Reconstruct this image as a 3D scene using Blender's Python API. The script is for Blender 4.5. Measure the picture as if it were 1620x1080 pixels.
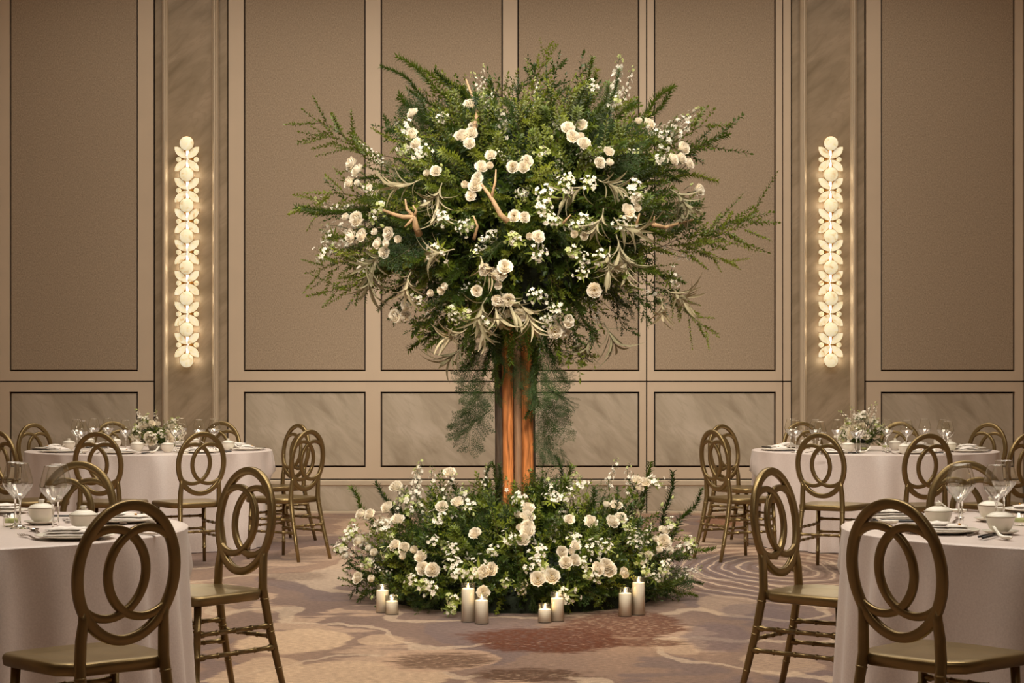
import bpy, math, random
from mathutils import Vector, Matrix, Euler, noise
R = math.radians
PI = math.pi
for o in list(bpy.data.objects): bpy.data.objects.remove(o)
SC = bpy.context.scene
COL = SC.collection

# ------------------------------------------------------------------ camera
F = 3000.0; CX = 810.0; HY = 599.0; HC = 1.304
cd = bpy.data.cameras.new('camera'); cam = bpy.data.objects.new('camera', cd); COL.objects.link(cam)
cam.location = (0, 0, HC); cam.rotation_euler = (R(90), 0, 0)
cd.sensor_width = 36.0; cd.lens = F / 1620 * 36.0; cd.shift_y = 59 / 1620
cd.clip_end = 100
SC.camera = cam

# ------------------------------------------------------------------ world, lights, exposure
w = bpy.data.worlds.new('world'); SC.world = w; w.use_nodes = True
w.node_tree.nodes['Background'].inputs[0].default_value = (1, .82, .64, 1)
w.node_tree.nodes['Background'].inputs[1].default_value = 0.10
SC.view_settings.view_transform = 'Standard'; SC.view_settings.look = 'None'
SC.view_settings.gamma = 1; SC.view_settings.use_curve_mapping = False
SC.view_settings.exposure = 0.0
WARM = (1, .93, .81)
def area(name, loc, target, sx, sy, power, col=WARM, spread=180):
    l = bpy.data.lights.new(name, 'AREA'); l.shape = 'RECTANGLE'; l.size = sx; l.size_y = sy; l.energy = power; l.color = col; l.spread = R(spread)
    o = bpy.data.objects.new(name, l); COL.objects.link(o); o.location = loc
    o.rotation_euler = (Vector(target) - Vector(loc)).to_track_quat('-Z', 'Y').to_euler()
    return o
def spot(name, loc, target, power, ang, blend=.8, size=.25, col=WARM):
    l = bpy.data.lights.new(name, 'SPOT'); l.energy = power; l.spot_size = R(ang); l.spot_blend = blend; l.shadow_soft_size = size; l.color = col
    o = bpy.data.objects.new(name, l); COL.objects.link(o); o.location = loc
    o.rotation_euler = (Vector(target) - Vector(loc)).to_track_quat('-Z', 'Y').to_euler()
    return o
area('ceiling_and_fill_light', (0, 7.2, 6.3), (0, 7.5, 0), 7.5, 1.2, 185, spread=120)
area('ceiling_and_fill_light', (0, 11.6, 6.3), (0, 12.0, 0), 8.5, 1.6, 212, spread=130)
area('ceiling_and_fill_light', (0, 15.9, 6.3), (0, 16.3, 0), 9, .8, 200, spread=140)
area('ceiling_and_fill_light', (0, .5, 6.2), (0, 9, 0), 6, 1.5, 70)
spot('spot_light', (-2.3, 7.9, 6.2), (-.1, 11.2, 2.2), 520, 34, 1, .2)
spot('spot_light', (2.0, 7.7, 6.2), (.2, 11.2, 2.1), 430, 34, 1, .2)
spot('spot_light', (-1.2, 11.6, 6.2), (-.9, 18.3, 2.0), 385, 50, 1, .4)
spot('spot_light', (1.4, 11.6, 6.2), (.9, 18.3, 2.0), 385, 50, 1, .4)
area('ceiling_and_fill_light', (0, 3.2, 5.2), (0, 11.0, 1.4), 2.0, 1.2, 36, spread=34)  # added front fill below the ceiling, brightens tree and mound from the front
spot('spot_light', (.9, 6.6, 6.2), (0.05, 10.3, .3), 270, 22, 1, .2)
spot('spot_light', (-.9, 6.2, 6.2), (0.0, 10.3, .3), 200, 22, 1, .2)
spot('spot_light', (-.6, 11.5, 6.2), (-2.6, 14.4, .4), 62, 34, 1, .12)
spot('spot_light', (.6, 11.5, 6.2), (2.6, 14.4, .4), 62, 34, 1, .12)
spot('spot_light', (-.3, 8.6, 6.2), (-1.8, 7.2, .5), 70, 40, 1, .12)
spot('spot_light', (.3, 8.6, 6.2), (1.8, 7.2, .5), 70, 40, 1, .12)

# ------------------------------------------------------------------ helpers
def P(px, py, s):                       # photograph pixel at scale s (pixels per metre) -> world point
    return Vector(((px - CX) / s, F / s, HC - (py - HY) / s))
class MB:
    def __init__(self): self.v = []; self.f = []; self.m = []; self.sm = []
    def add(self, vs, fs, mi=0, smooth=True):
        n = len(self.v); self.v.extend([tuple(q) for q in vs])
        for f in fs: self.f.append(tuple(i + n for i in f)); self.m.append(mi); self.sm.append(smooth)
    def mesh(self, name, mats):
        me = bpy.data.meshes.new(name); me.from_pydata(self.v, [], self.f)
        for m in (mats if isinstance(mats, (list, tuple)) else [mats]): me.materials.append(m)
        me.polygons.foreach_set('material_index', self.m); me.polygons.foreach_set('use_smooth', self.sm)
        me.update(); return me
def link(name, data, parent=None, loc=(0, 0, 0), rot=(0, 0, 0), sc=1):
    o = bpy.data.objects.new(name, data); COL.objects.link(o)
    o.location = loc; o.rotation_euler = rot
    o.scale = (sc, sc, sc) if isinstance(sc, (int, float)) else sc
    if parent: o.parent = parent
    return o
def tag(o, label=None, cat=None, group=None, kind=None):
    if label: o['label'] = label
    if cat: o['category'] = cat
    if group: o['group'] = group
    if kind: o['kind'] = kind
    return o
def copy_tree(o, parent=None):
    c = o.copy(); COL.objects.link(c)
    if parent: c.parent = parent
    for ch in [q for q in kids.get(o.name, [])]: copy_tree(ch, c)
    return c
kids = {}
def index_kids():
    kids.clear()
    for o in bpy.data.objects:
        if o.parent: kids.setdefault(o.parent.name, []).append(o)
def box(mb, x0, x1, y0, y1, z0, z1, mi=0, bev=0):
    if bev <= 0:
        v = [(x, y, z) for x in (x0, x1) for y in (y0, y1) for z in (z0, z1)]
        mb.add(v, [(0, 1, 3, 2), (4, 6, 7, 5), (0, 4, 5, 1), (2, 3, 7, 6), (0, 2, 6, 4), (1, 5, 7, 3)], mi, False)
    else:   # chamfer on the edges of the face towards -Y
        b = bev
        v = [(x0, y1, z0), (x1, y1, z0), (x1, y1, z1), (x0, y1, z1), (x0, y0 + b, z0), (x1, y0 + b, z0), (x1, y0 + b, z1), (x0, y0 + b, z1),
             (x0 + b, y0, z0 + b), (x1 - b, y0, z0 + b), (x1 - b, y0, z1 - b), (x0 + b, y0, z1 - b)]
        mb.add(v, [(0, 3, 2, 1), (0, 1, 5, 4), (1, 2, 6, 5), (2, 3, 7, 6), (3, 0, 4, 7), (4, 5, 9, 8), (5, 6, 10, 9), (6, 7, 11, 10), (7, 4, 8, 11), (8, 9, 10, 11)], mi, False)
def frame_of(d):
    d = Vector(d).normalized(); a = Vector((0, 0, 1)) if abs(d.z) < .9 else Vector((1, 0, 0))
    u = d.cross(a).normalized(); return u, d.cross(u).normalized()
def tube(mb, pts, rad, n=8, mi=0, cap=True):
    pts = [Vector(p) for p in pts]; k = len(pts); vs = []; fs = []
    u = None
    for i, p in enumerate(pts):
        d = (pts[min(i + 1, k - 1)] - pts[max(i - 1, 0)])
        if d.length < 1e-9: d = Vector((0, 0, 1))
        d.normalize()
        if u is None: u, _ = frame_of(d)
        u = (u - d * u.dot(d)).normalized(); w_ = d.cross(u)
        r = rad[i] if isinstance(rad, (list, tuple)) else rad
        for j in range(n):
            a = 2 * PI * j / n; vs.append(p + (u * math.cos(a) + w_ * math.sin(a)) * r)
    for i in range(k - 1):
        for j in range(n): fs.append((i * n + j, i * n + (j + 1) % n, (i + 1) * n + (j + 1) % n, (i + 1) * n + j))
    if cap: fs.append(tuple(range(n - 1, -1, -1))); fs.append(tuple((k - 1) * n + j for j in range(n)))
    mb.add(vs, fs, mi)
def lathe(mb, prof, n=24, mi=0, c=(0, 0, 0), closed=False, mod=None):
    vs = []; fs = []; k = len(prof)
    for i, (r, z) in enumerate(prof):
        for j in range(n):
            a = 2 * PI * j / n; rr = max(r, 1e-5)
            if mod: rr = mod(rr, z, a)
            vs.append((c[0] + rr * math.cos(a), c[1] + rr * math.sin(a), c[2] + z))
    for i in range(k - 1 + (1 if closed else 0)):
        i2 = (i + 1) % k
        for j in range(n): fs.append((i * n + j, i * n + (j + 1) % n, i2 * n + (j + 1) % n, i2 * n + j))
    mb.add(vs, fs, mi)
def rod(mb, p0, p1, prof, n=10, mi=0):   # turned rod between two points, prof = (t, radius)
    p0 = Vector(p0); p1 = Vector(p1); d = p1 - p0; u, v_ = frame_of(d); vs = []; fs = []
    for t, r in prof:
        c = p0 + d * t
        for j in range(n):
            a = 2 * PI * j / n; vs.append(c + (u * math.cos(a) + v_ * math.sin(a)) * r)
    k = len(prof)
    for i in range(k - 1):
        for j in range(n): fs.append((i * n + j, i * n + (j + 1) % n, (i + 1) * n + (j + 1) % n, (i + 1) * n + j))
    fs.append(tuple(range(n - 1, -1, -1))); fs.append(tuple((k - 1) * n + j for j in range(n)))
    mb.add(vs, fs, mi)

# ------------------------------------------------------------------ materials
def srgb(r, g, b):
    f = lambda c: (c / 255 / 12.92) if c / 255 <= .04045 else ((c / 255 + .055) / 1.055) ** 2.4
    return (f(r), f(g), f(b), 1)
def newmat(name):
    m = bpy.data.materials.new(name); m.use_nodes = True
    return m, m.node_tree.nodes, m.node_tree.links, m.node_tree.nodes['Principled BSDF']
def simple(name, col, rough=.5, metal=0, var=.12, scale=20, bump=0, spec=.5, aniso=(1, 1, 1), sheen=0, rand=0, back=None):
    m, N, L, b = newmat(name)
    tc = N.new('ShaderNodeTexCoord'); mp = N.new('ShaderNodeMapping'); L.new(tc.outputs['Object'], mp.inputs[0]); mp.inputs['Scale'].default_value = aniso
    nz = N.new('ShaderNodeTexNoise'); nz.inputs['Scale'].default_value = scale; nz.inputs['Detail'].default_value = 4; L.new(mp.outputs[0], nz.inputs[0])
    rp = N.new('ShaderNodeValToRGB'); L.new(nz.outputs[0], rp.inputs[0])
    c = Vector(col[:3]); e = rp.color_ramp.elements
    e[0].position = .3; e[1].position = .7
    e[0].color = (*(c * (1 - var)), 1); e[1].color = (*(c * (1 + var)), 1)
    out = rp.outputs[0]
    if rand:
        oi = N.new('ShaderNodeObjectInfo'); hs = N.new('ShaderNodeHueSaturation'); L.new(out, hs.inputs['Color'])
        mr = N.new('ShaderNodeMapRange'); L.new(oi.outputs['Random'], mr.inputs[0]); mr.inputs[3].default_value = 1 - rand; mr.inputs[4].default_value = 1 + rand; L.new(mr.outputs[0], hs.inputs['Value'])
        mh = N.new('ShaderNodeMapRange'); L.new(oi.outputs['Random'], mh.inputs[0]); mh.inputs[3].default_value = .5 + rand * .035; mh.inputs[4].default_value = .5 - rand * .035; L.new(mh.outputs[0], hs.inputs['Hue'])
        out = hs.outputs[0]
    L.new(out, b.inputs['Base Color'])
    b.inputs['Roughness'].default_value = rough; b.inputs['Metallic'].default_value = metal; b.inputs['Specular IOR Level'].default_value = spec
    if sheen: b.inputs['Sheen Weight'].default_value = sheen
    if bump:
        bp = N.new('ShaderNodeBump'); bp.inputs['Strength'].default_value = bump; bp.inputs['Distance'].default_value = .01; L.new(nz.outputs[0], bp.inputs['Height']); L.new(bp.outputs[0], b.inputs['Normal'])
    return m
M = {}
M['joinery'] = simple('joinery', srgb(206, 184, 158), .45, var=.03, scale=3, spec=.35)
M['moulding'] = simple('moulding', srgb(214, 196, 170), .28, metal=.25, var=.04, scale=6)
M['gap'] = simple('gap', srgb(46, 32, 20), .7, var=.1)
M['bronze'] = simple('bronze', srgb(136, 115, 76), .34, metal=.78, var=.10, scale=9, bump=.02)
M['china'] = simple('china', srgb(232, 224, 208), .22, var=.02)
M['china_band'] = simple('china_band', srgb(120, 100, 70), .3, metal=.5)
M['steel'] = simple('steel', srgb(170, 160, 148), .22, metal=1, var=.06)
M['black'] = simple('black_lacquer', srgb(26, 22, 20), .3)
M['napkin'] = simple('napkin', srgb(236, 226, 216), .85, var=.03, scale=60, bump=.15)
M['brooch'] = simple('brooch', srgb(190, 140, 70), .3, metal=.8)
M['wax'] = simple('wax', srgb(250, 242, 230), .5, var=.02)
M['wood_orange'] = simple('wood_orange', srgb(188, 116, 64), .27, var=.6, scale=9, bump=.5, aniso=(9, 9, .7))
M['wood_grey'] = simple('wood_grey', srgb(150, 112, 82), .45, var=.3, scale=9, bump=.5, aniso=(9, 9, .8))
M['wood_dark'] = simple('wood_dark', srgb(74, 56, 40), .7, var=.4, scale=12, bump=.6, aniso=(6, 6, .8))
M['driftwood'] = simple('driftwood', srgb(172, 138, 100), .6, var=.3, scale=25, bump=.4)
M['stem'] = simple('stem', srgb(70, 74, 36), .6, var=.2)
M['twig'] = simple('twig', srgb(84, 58, 36), .6, var=.2)
def leafmat(name, col, rough=.42, rand=.3, trans=.25):
    m = simple(name, col, rough, var=.22, scale=14, rand=rand, spec=.4)
    N = m.node_tree.nodes; L = m.node_tree.links; b = N['Principled BSDF']
    t = N.new('ShaderNodeBsdfTranslucent'); mx = N.new('ShaderNodeMixShader'); mx.inputs[0].default_value = trans
    src = b.inputs['Base Color'].links[0].from_socket; L.new(src, t.inputs[0])
    L.new(b.outputs[0], mx.inputs[1]); L.new(t.outputs[0], mx.inputs[2]); L.new(mx.outputs[0], N['Material Output'].inputs[0])
    return m
M['leaf_mid'] = leafmat('leaf_mid', srgb(112, 122, 36))
M['leaf_dark'] = leafmat('leaf_dark', srgb(64, 82, 26), .36)
M['leaf_needle'] = leafmat('leaf_needle', srgb(92, 108, 30))
M['leaf_fern'] = leafmat('leaf_fern', srgb(56, 78, 32), .5)
M['leaf_silver'] = leafmat('leaf_silver', srgb(172, 160, 126), .5, .3, .12)
M['petal'] = leafmat('petal', srgb(251, 241, 222), .6, .05, .22)
M['petal_green'] = leafmat('petal_green', srgb(206, 212, 140), .6, .1, .3)
M['pollen'] = simple('pollen', srgb(150, 120, 50), .8)
m, N, L, b = newmat('glass'); M['glass'] = m
b.inputs['Base Color'].default_value = (.97, .97, .95, 1); b.inputs['Roughness'].default_value = .01; b.inputs['Transmission Weight'].default_value = 1; b.inputs['IOR'].default_value = 1.47
def thinglass(name, edge, centre, k1=.5, k0=.045):
    m, N, L, b = newmat(name); N.remove(b)
    lw = N.new('ShaderNodeLayerWeight'); lw.inputs[0].default_value = .35
    rp = N.new('ShaderNodeValToRGB'); L.new(lw.outputs['Facing'], rp.inputs[0]); e = rp.color_ramp.elements; e[0].position = .35; e[0].color = centre; e[1].position = .97; e[1].color = edge
    t = N.new('ShaderNodeBsdfTransparent'); L.new(rp.outputs[0], t.inputs[0]); gl = N.new('ShaderNodeBsdfGlossy'); gl.inputs['Roughness'].default_value = .03
    pw = N.new('ShaderNodeMath'); pw.operation = 'POWER'; L.new(lw.outputs['Facing'], pw.inputs[0]); pw.inputs[1].default_value = 2.5
    ma = N.new('ShaderNodeMath'); ma.operation = 'MULTIPLY_ADD'; L.new(pw.outputs[0], ma.inputs[0]); ma.inputs[1].default_value = k1; ma.inputs[2].default_value = k0
    mx = N.new('ShaderNodeMixShader'); L.new(ma.outputs[0], mx.inputs[0]); L.new(t.outputs[0], mx.inputs[1]); L.new(gl.outputs[0], mx.inputs[2]); L.new(mx.outputs[0], N['Material Output'].inputs[0])
    M[name] = m
thinglass('thin_glass', (.80, .76, .62, 1), (.99, .985, .97, 1), .6, .07)
thinglass('crystal_glass', (.62, .60, .52, 1), (.96, .95, .93, 1), .6, .20)
thinglass('bowl_glass', (.50, .46, .34, 1), (.975, .97, .93, 1), .6, .07)
def emis(name, col, st):
    m, N, L, b = newmat(name); b.inputs['Base Color'].default_value = col; b.inputs['Emission Color'].default_value = col; b.inputs['Emission Strength'].default_value = st; return m
M['flame'] = emis('flame', (1, .62, .16, 1), 14)
M['lamp_tube'] = emis('lamp_tube', (1, .90, .68, 1), 3.5)
# glowing alabaster
m, N, L, b = newmat('alabaster'); M['alabaster'] = m
tc = N.new('ShaderNodeTexCoord'); oi = N.new('ShaderNodeObjectInfo'); va = N.new('ShaderNodeVectorMath'); va.operation = 'ADD'; L.new(tc.outputs['Object'], va.inputs[0]); 
vs_ = N.new('ShaderNodeVectorMath'); vs_.operation = 'SCALE'; vs_.inputs[0].default_value = (7, 13, 19); L.new(oi.outputs['Random'], vs_.inputs['Scale']); L.new(vs_.outputs[0], va.inputs[1])
nz = N.new('ShaderNodeTexNoise'); nz.inputs['Scale'].default_value = 14; nz.inputs['Detail'].default_value = 6; nz.inputs['Distortion'].default_value = 1.5; L.new(va.outputs[0], nz.inputs[0])
rp = N.new('ShaderNodeValToRGB'); L.new(nz.outputs[0], rp.inputs[0]); e = rp.color_ramp.elements
e[0].position = .22; e[0].color = srgb(196, 140, 70); e[1].position = .42; e[1].color = srgb(240, 226, 184); ne = e.new(.7); ne.color = srgb(250, 240, 208)
L.new(rp.outputs[0], b.inputs['Base Color']); L.new(rp.outputs[0], b.inputs['Emission Color']); b.inputs['Emission Strength'].default_value = .52; b.inputs['Roughness'].default_value = .35
# woven wall fabric
m, N, L, b = newmat('fabric'); M['fabric'] = m
tc = N.new('ShaderNodeTexCoord'); mp = N.new('ShaderNodeMapping'); mp.inputs['Scale'].default_value = (1, 1, .55); L.new(tc.outputs['Object'], mp.inputs[0])
n1 = N.new('ShaderNodeTexNoise'); n1.inputs['Scale'].default_value = 125; n1.inputs['Detail'].default_value = 3; L.new(mp.outputs[0], n1.inputs[0])
n2 = N.new('ShaderNodeTexNoise'); n2.inputs['Scale'].default_value = 1.2; L.new(tc.outputs['Object'], n2.inputs[0])
rp = N.new('ShaderNodeValToRGB'); L.new(n1.outputs[0], rp.inputs[0]); e = rp.color_ramp.elements; e[0].position = .32; e[0].color = srgb(144, 124, 100); e[1].position = .68; e[1].color = srgb(180, 158, 132)
L.new(rp.outputs[0], b.inputs['Base Color']); b.inputs['Roughness'].default_value = .75; b.inputs['Sheen Weight'].default_value = .15
bp = N.new('ShaderNodeBump'); bp.inputs['Strength'].default_value = .25; bp.inputs['Distance'].default_value = .004; L.new(n1.outputs[0], bp.inputs['Height']); L.new(bp.outputs[0], b.inputs['Normal'])
# marble
def marble(name, c0, c1, c2, ang):
    m, N, L, b = newmat(name)
    tc = N.new('ShaderNodeTexCoord'); mp = N.new('ShaderNodeMapping'); mp.inputs['Rotation'].default_value = (0, R(ang), 0); mp.inputs['Scale'].default_value = (.9, 1, 3.2); 
    mp0 = N.new('ShaderNodeMapping'); mp0.inputs['Rotation'].default_value = (0, R(ang), 0); L.new(tc.outputs['Object'], mp0.inputs[0])
    mp.inputs['Rotation'].default_value = (0, 0, 0); L.new(mp0.outputs[0], mp.inputs[0])
    n1 = N.new('ShaderNodeTexNoise'); n1.inputs['Scale'].default_value = 1.7; n1.inputs['Detail'].default_value = 7; n1.inputs['Roughness'].default_value = .55; n1.inputs['Distortion'].default_value = .7; L.new(mp.outputs[0], n1.inputs[0])
    rp = N.new('ShaderNodeValToRGB'); L.new(n1.outputs[0], rp.inputs[0]); e = rp.color_ramp.elements
    e[0].position = .32; e[0].color = c0; e[1].position = .5; e[1].color = c1; q = e.new(.68); q.color = c2
    n2 = N.new('ShaderNodeTexNoise'); n2.inputs['Scale'].default_value = 3.1; n2.inputs['Detail'].default_value = 3; n2.inputs['Distortion'].default_value = .4; L.new(mp.outputs[0], n2.inputs[0])
    sb = N.new('ShaderNodeMath'); sb.operation = 'SUBTRACT'; L.new(n2.outputs[0], sb.inputs[0]); sb.inputs[1].default_value = .5
    ab = N.new('ShaderNodeMath'); ab.operation = 'ABSOLUTE'; L.new(sb.outputs[0], ab.inputs[0])
    mr = N.new('ShaderNodeMapRange'); L.new(ab.outputs[0], mr.inputs[0]); mr.inputs[1].default_value = 0; mr.inputs[2].default_value = .035; mr.inputs[3].default_value = .28; mr.inputs[4].default_value = 0
    mx = N.new('ShaderNodeMix'); mx.data_type = 'RGBA'; L.new(mr.outputs[0], mx.inputs[0]); L.new(rp.outputs[0], mx.inputs[6]); mx.inputs[7].default_value = c0
    L.new(mx.outputs[2], b.inputs['Base Color']); b.inputs['Roughness'].default_value = .38
    return m
M['marble'] = marble('marble', srgb(160, 144, 122), srgb(184, 168, 146), srgb(200, 184, 164), -48)
M['marble_dark'] = marble('marble_dark', srgb(136, 118, 92), srgb(160, 140, 114), srgb(176, 154, 128), 40)
# table linen
m, N, L, b = newmat('linen'); M['linen'] = m
tc = N.new('ShaderNodeTexCoord'); n1 = N.new('ShaderNodeTexNoise'); n1.inputs['Scale'].default_value = 160; n1.inputs['Detail'].default_value = 2; L.new(tc.outputs['Object'], n1.inputs[0])
rp = N.new('ShaderNodeValToRGB'); L.new(n1.outputs[0], rp.inputs[0]); e = rp.color_ramp.elements; e[0].position = .3; e[0].color = srgb(210, 193, 184); e[1].position = .7; e[1].color = srgb(222, 206, 197)
L.new(rp.outputs[0], b.inputs['Base Color']); b.inputs['Roughness'].default_value = .40; b.inputs['Sheen Weight'].default_value = .2; b.inputs['Specular IOR Level'].default_value = .6
bp = N.new('ShaderNodeBump'); bp.inputs['Strength'].default_value = .12; bp.inputs['Distance'].default_value = .002; L.new(n1.outputs[0], bp.inputs['Height']); L.new(bp.outputs[0], b.inputs['Normal'])

# carpet with its woven pattern (blotches, sprays and swirls where the carpet has them)
m, N, L, b = newmat('carpet'); M['carpet'] = m
tc = N.new('ShaderNodeTexCoord'); OC = tc.outputs['Object']
def nn(t, **k):
    q = N.new(t)
    for a, v in k.items(): setattr(q, a, v)
    return q
def noise_tex(scale, detail=4, vec=None, stretch=None, dist=0):
    v = vec or OC
    if stretch: mp = nn('ShaderNodeMapping'); mp.inputs['Scale'].default_value = stretch; L.new(v, mp.inputs[0]); v = mp.outputs[0]
    q = nn('ShaderNodeTexNoise'); q.inputs['Scale'].default_value = scale; q.inputs['Detail'].default_value = detail; q.inputs['Distortion'].default_value = dist; L.new(v, q.inputs[0]); return q
def mathn(op, a, bb=None, c=None):
    q = nn('ShaderNodeMath', operation=op)
    for i, x in enumerate((a, bb, c)):
        if x is None: continue
        if isinstance(x, (int, float)): q.inputs[i].default_value = x
        else: L.new(x, q.inputs[i])
    return q.outputs[0]
def mixc(fac, a, col):
    q = nn('ShaderNodeMix', data_type='RGBA'); L.new(fac, q.inputs[0]); L.new(a, q.inputs[6])
    if isinstance(col, tuple): q.inputs[7].default_value = col
    else: L.new(col, q.inputs[7])
    return q.outputs[2]
def smooth(v, a, b_):
    q = nn('ShaderNodeMapRange', interpolation_type='SMOOTHSTEP'); L.new(v, q.inputs[0]); q.inputs[1].default_value = a; q.inputs[2].default_value = b_; return q.outputs[0]
# warp
wn = noise_tex(1.9, 7, stretch=(1, .5, 1)); ws = nn('ShaderNodeVectorMath', operation='SUBTRACT'); L.new(wn.outputs[1], ws.inputs[0]); ws.inputs[1].default_value = (.5, .5, .5)
wsc = nn('ShaderNodeVectorMath', operation='MULTIPLY'); L.new(ws.outputs[0], wsc.inputs[0]); wsc.inputs[1].default_value = (.55, .8, 0)
wa = nn('ShaderNodeVectorMath', operation='ADD'); L.new(OC, wa.inputs[0]); L.new(wsc.outputs[0], wa.inputs[1]); WV = wa.outputs[0]
big = noise_tex(.55, 3, vec=WV, stretch=(1, .55, 1))
rp = nn('ShaderNodeValToRGB'); L.new(big.outputs[0], rp.inputs[0]); e = rp.color_ramp.elements
e[0].position = .36; e[0].color = srgb(122, 98, 88); e[1].position = .64; e[1].color = srgb(168, 134, 108); q = e.new(.5); q.color = srgb(142, 115, 98)
colr = rp.outputs[0]
# pale leaf-like islands
isl = noise_tex(1.15, 2, vec=WV, stretch=(1, .5, 1), dist=.4)
rag = mathn('MULTIPLY', mathn('SUBTRACT', noise_tex(9, 5, stretch=(.3, 1, 1)).outputs[0], .5), .16); islv = mathn('ADD', isl.outputs[0], rag)
colr = mixc(mathn('MULTIPLY', smooth(islv, .56, .59), .7), colr, srgb(196, 164, 136))
colr = mixc(mathn('MULTIPLY', smooth(islv, .43, .40), .6), colr, srgb(112, 94, 92))
# thin pale branching lines
ln = noise_tex(.8, 1, vec=WV, stretch=(1, .6, 1)); la = mathn('ABSOLUTE', mathn('SUBTRACT', ln.outputs[0], .5))
colr = mixc(mathn('MULTIPLY', smooth(la, .012, .007), .6), colr, srgb(206, 180, 152))
streak = noise_tex(28, 4, stretch=(.22, 1, 1)); streak2 = noise_tex(60, 3, stretch=(.5, 1, 1))
fleck = noise_tex(70, 4, stretch=(.35, 1, 1))
def blob(cx, cy, rx, ry, col, edge=.25, amount=.9, ragged=.9):
    global colr
    mp = nn('ShaderNodeMapping', vector_type='POINT'); mp.inputs['Location'].default_value = (-cx / rx, -cy / ry, 0); mp.inputs['Scale'].default_value = (1 / rx, 1 / ry, 0); L.new(WVs, mp.inputs[0])
    ln_ = nn('ShaderNodeVectorMath', operation='LENGTH'); L.new(mp.outputs[0], ln_.inputs[0])
    v = mathn('ADD', ln_.outputs['Value'], mathn('MULTIPLY', mathn('SUBTRACT', streak.outputs[0], .5), ragged))
    msk = mathn('MULTIPLY', smooth(v, 1 + edge / 2, 1 - edge / 2), amount)
    if ragged > .8: msk = mathn('MULTIPLY', msk, smooth(fleck.outputs[0], .34, .47))
    colr = mixc(msk, colr, col)
ws2 = nn('ShaderNodeVectorMath', operation='SCALE'); L.new(ws.outputs[0], ws2.inputs[0]); ws2.inputs['Scale'].default_value = .35
wa2 = nn('ShaderNodeVectorMath', operation='ADD'); L.new(OC, wa2.inputs[0]); L.new(ws2.outputs[0], wa2.inputs[1]); WVs = wa2.outputs[0]
def fl(px, py): k = HC / (py - HY); return ((px - CX) * k, F * k)
def pblob(x0, x1, y0, y1, col, **k):
    c = fl((x0 + x1) / 2, (y0 + y1) / 2); a = fl(x0, (y0 + y1) / 2); b1 = fl(x1, (y0 + y1) / 2); t = fl(CX, y0)[1]; u = fl(CX, y1)[1]
    blob(c[0], (t + u) / 2, abs(b1[0] - a[0]) / 2, abs(t - u) / 2, col, **k)
CREAM = srgb(204, 172, 140); RUST = srgb(96, 48, 22); BRN = srgb(90, 60, 40)
pblob(380, 545, 996, 1036, CREAM, edge=.1, ragged=.3)
pblob(400, 690, 1048, 1100, CREAM, edge=.1, ragged=.3, amount=.8)
pblob(330, 470, 1040, 1090, CREAM, edge=.1, ragged=.3, amount=.7)
pblob(560, 640, 1004, 1022, CREAM, edge=.1, ragged=.4, amount=.6)
pblob(600, 770, 1026, 1062, srgb(190, 156, 128), edge=.1, ragged=.3, amount=.8)
pblob(625, 760, 1032, 1058, BRN, edge=.5, ragged=1.6, amount=.8)
pblob(745, 940, 1056, 1078, BRN, edge=.3, ragged=1.2, amount=.95)
pblob(1030, 1130, 1008, 1034, CREAM, edge=.1, ragged=.3, amount=.5)
pblob(1100, 1200, 940, 975, CREAM, edge=.1, ragged=.3, amount=.4)
pblob(1085, 1190, 985, 1030, srgb(108, 90, 92), edge=.3, ragged=.5, amount=.6)
pblob(1150, 1260, 955, 985, srgb(112, 94, 94), edge=.3, ragged=.5, amount=.5)
pblob(1180, 1290, 1030, 1070, CREAM, edge=.1, ragged=.3, amount=.4)
pblob(735, 990, 992, 1034, RUST, edge=.16, ragged=1.0, amount=1)
pblob(900, 1075, 966, 1012, RUST, edge=.16, ragged=1.0, amount=.9)
pblob(930, 1090, 1012, 1024, RUST, edge=.3, ragged=1.2, amount=.8)
pblob(440, 560, 868, 880, BRN, edge=.6, ragged=1.6, amount=.6)
pblob(420, 510, 905, 918, BRN, edge=.6, ragged=1.6, amount=.5)
pblob(1110, 1170, 820, 832, srgb(150, 92, 50), edge=.4, ragged=1.0, amount=.7)
# swirl of fine lines on the right
c1 = fl(1235, 900)
mp = nn('ShaderNodeMapping'); mp.inputs['Location'].default_value = (-c1[0], -c1[1] * .42, 0); mp.inputs['Scale'].default_value = (1, .42, 0); L.new(WVs, mp.inputs[0])
ln_ = nn('ShaderNodeVectorMath', operation='LENGTH'); L.new(mp.outputs[0], ln_.inputs[0])
sw = mathn('SINE', mathn('MULTIPLY', ln_.outputs['Value'], 58)); mask = smooth(ln_.outputs['Value'], 1.05, .8)
colr = mixc(mathn('MULTIPLY', mathn('MULTIPLY', smooth(sw, .75, .92), mask), .7), colr, srgb(206, 178, 150))
colr = mixc(mathn('MULTIPLY', mathn('MULTIPLY', smooth(sw, -.5, -.85), mask), .5), colr, srgb(96, 66, 48))
# pile grain
gr = noise_tex(220, 2); gm = nn('ShaderNodeMapRange'); L.new(gr.outputs[0], gm.inputs[0]); gm.inputs[1].default_value = .25; gm.inputs[2].default_value = .75; gm.inputs[3].default_value = .66; gm.inputs[4].default_value = 1.22
st = nn('ShaderNodeMapRange'); L.new(streak2.outputs[0], st.inputs[0]); st.inputs[1].default_value = .25; st.inputs[2].default_value = .75; st.inputs[3].default_value = .66; st.inputs[4].default_value = 1.28
mm = mathn('MULTIPLY', mathn('MULTIPLY', gm.outputs[0], st.outputs[0]), .86)
mv = nn('ShaderNodeVectorMath', operation='SCALE'); L.new(colr, mv.inputs[0]); L.new(mm, mv.inputs['Scale'])
L.new(mv.outputs[0], b.inputs['Base Color']); b.inputs['Roughness'].default_value = .95; b.inputs['Specular IOR Level'].default_value = .1; b.inputs['Sheen Weight'].default_value = .1
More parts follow.
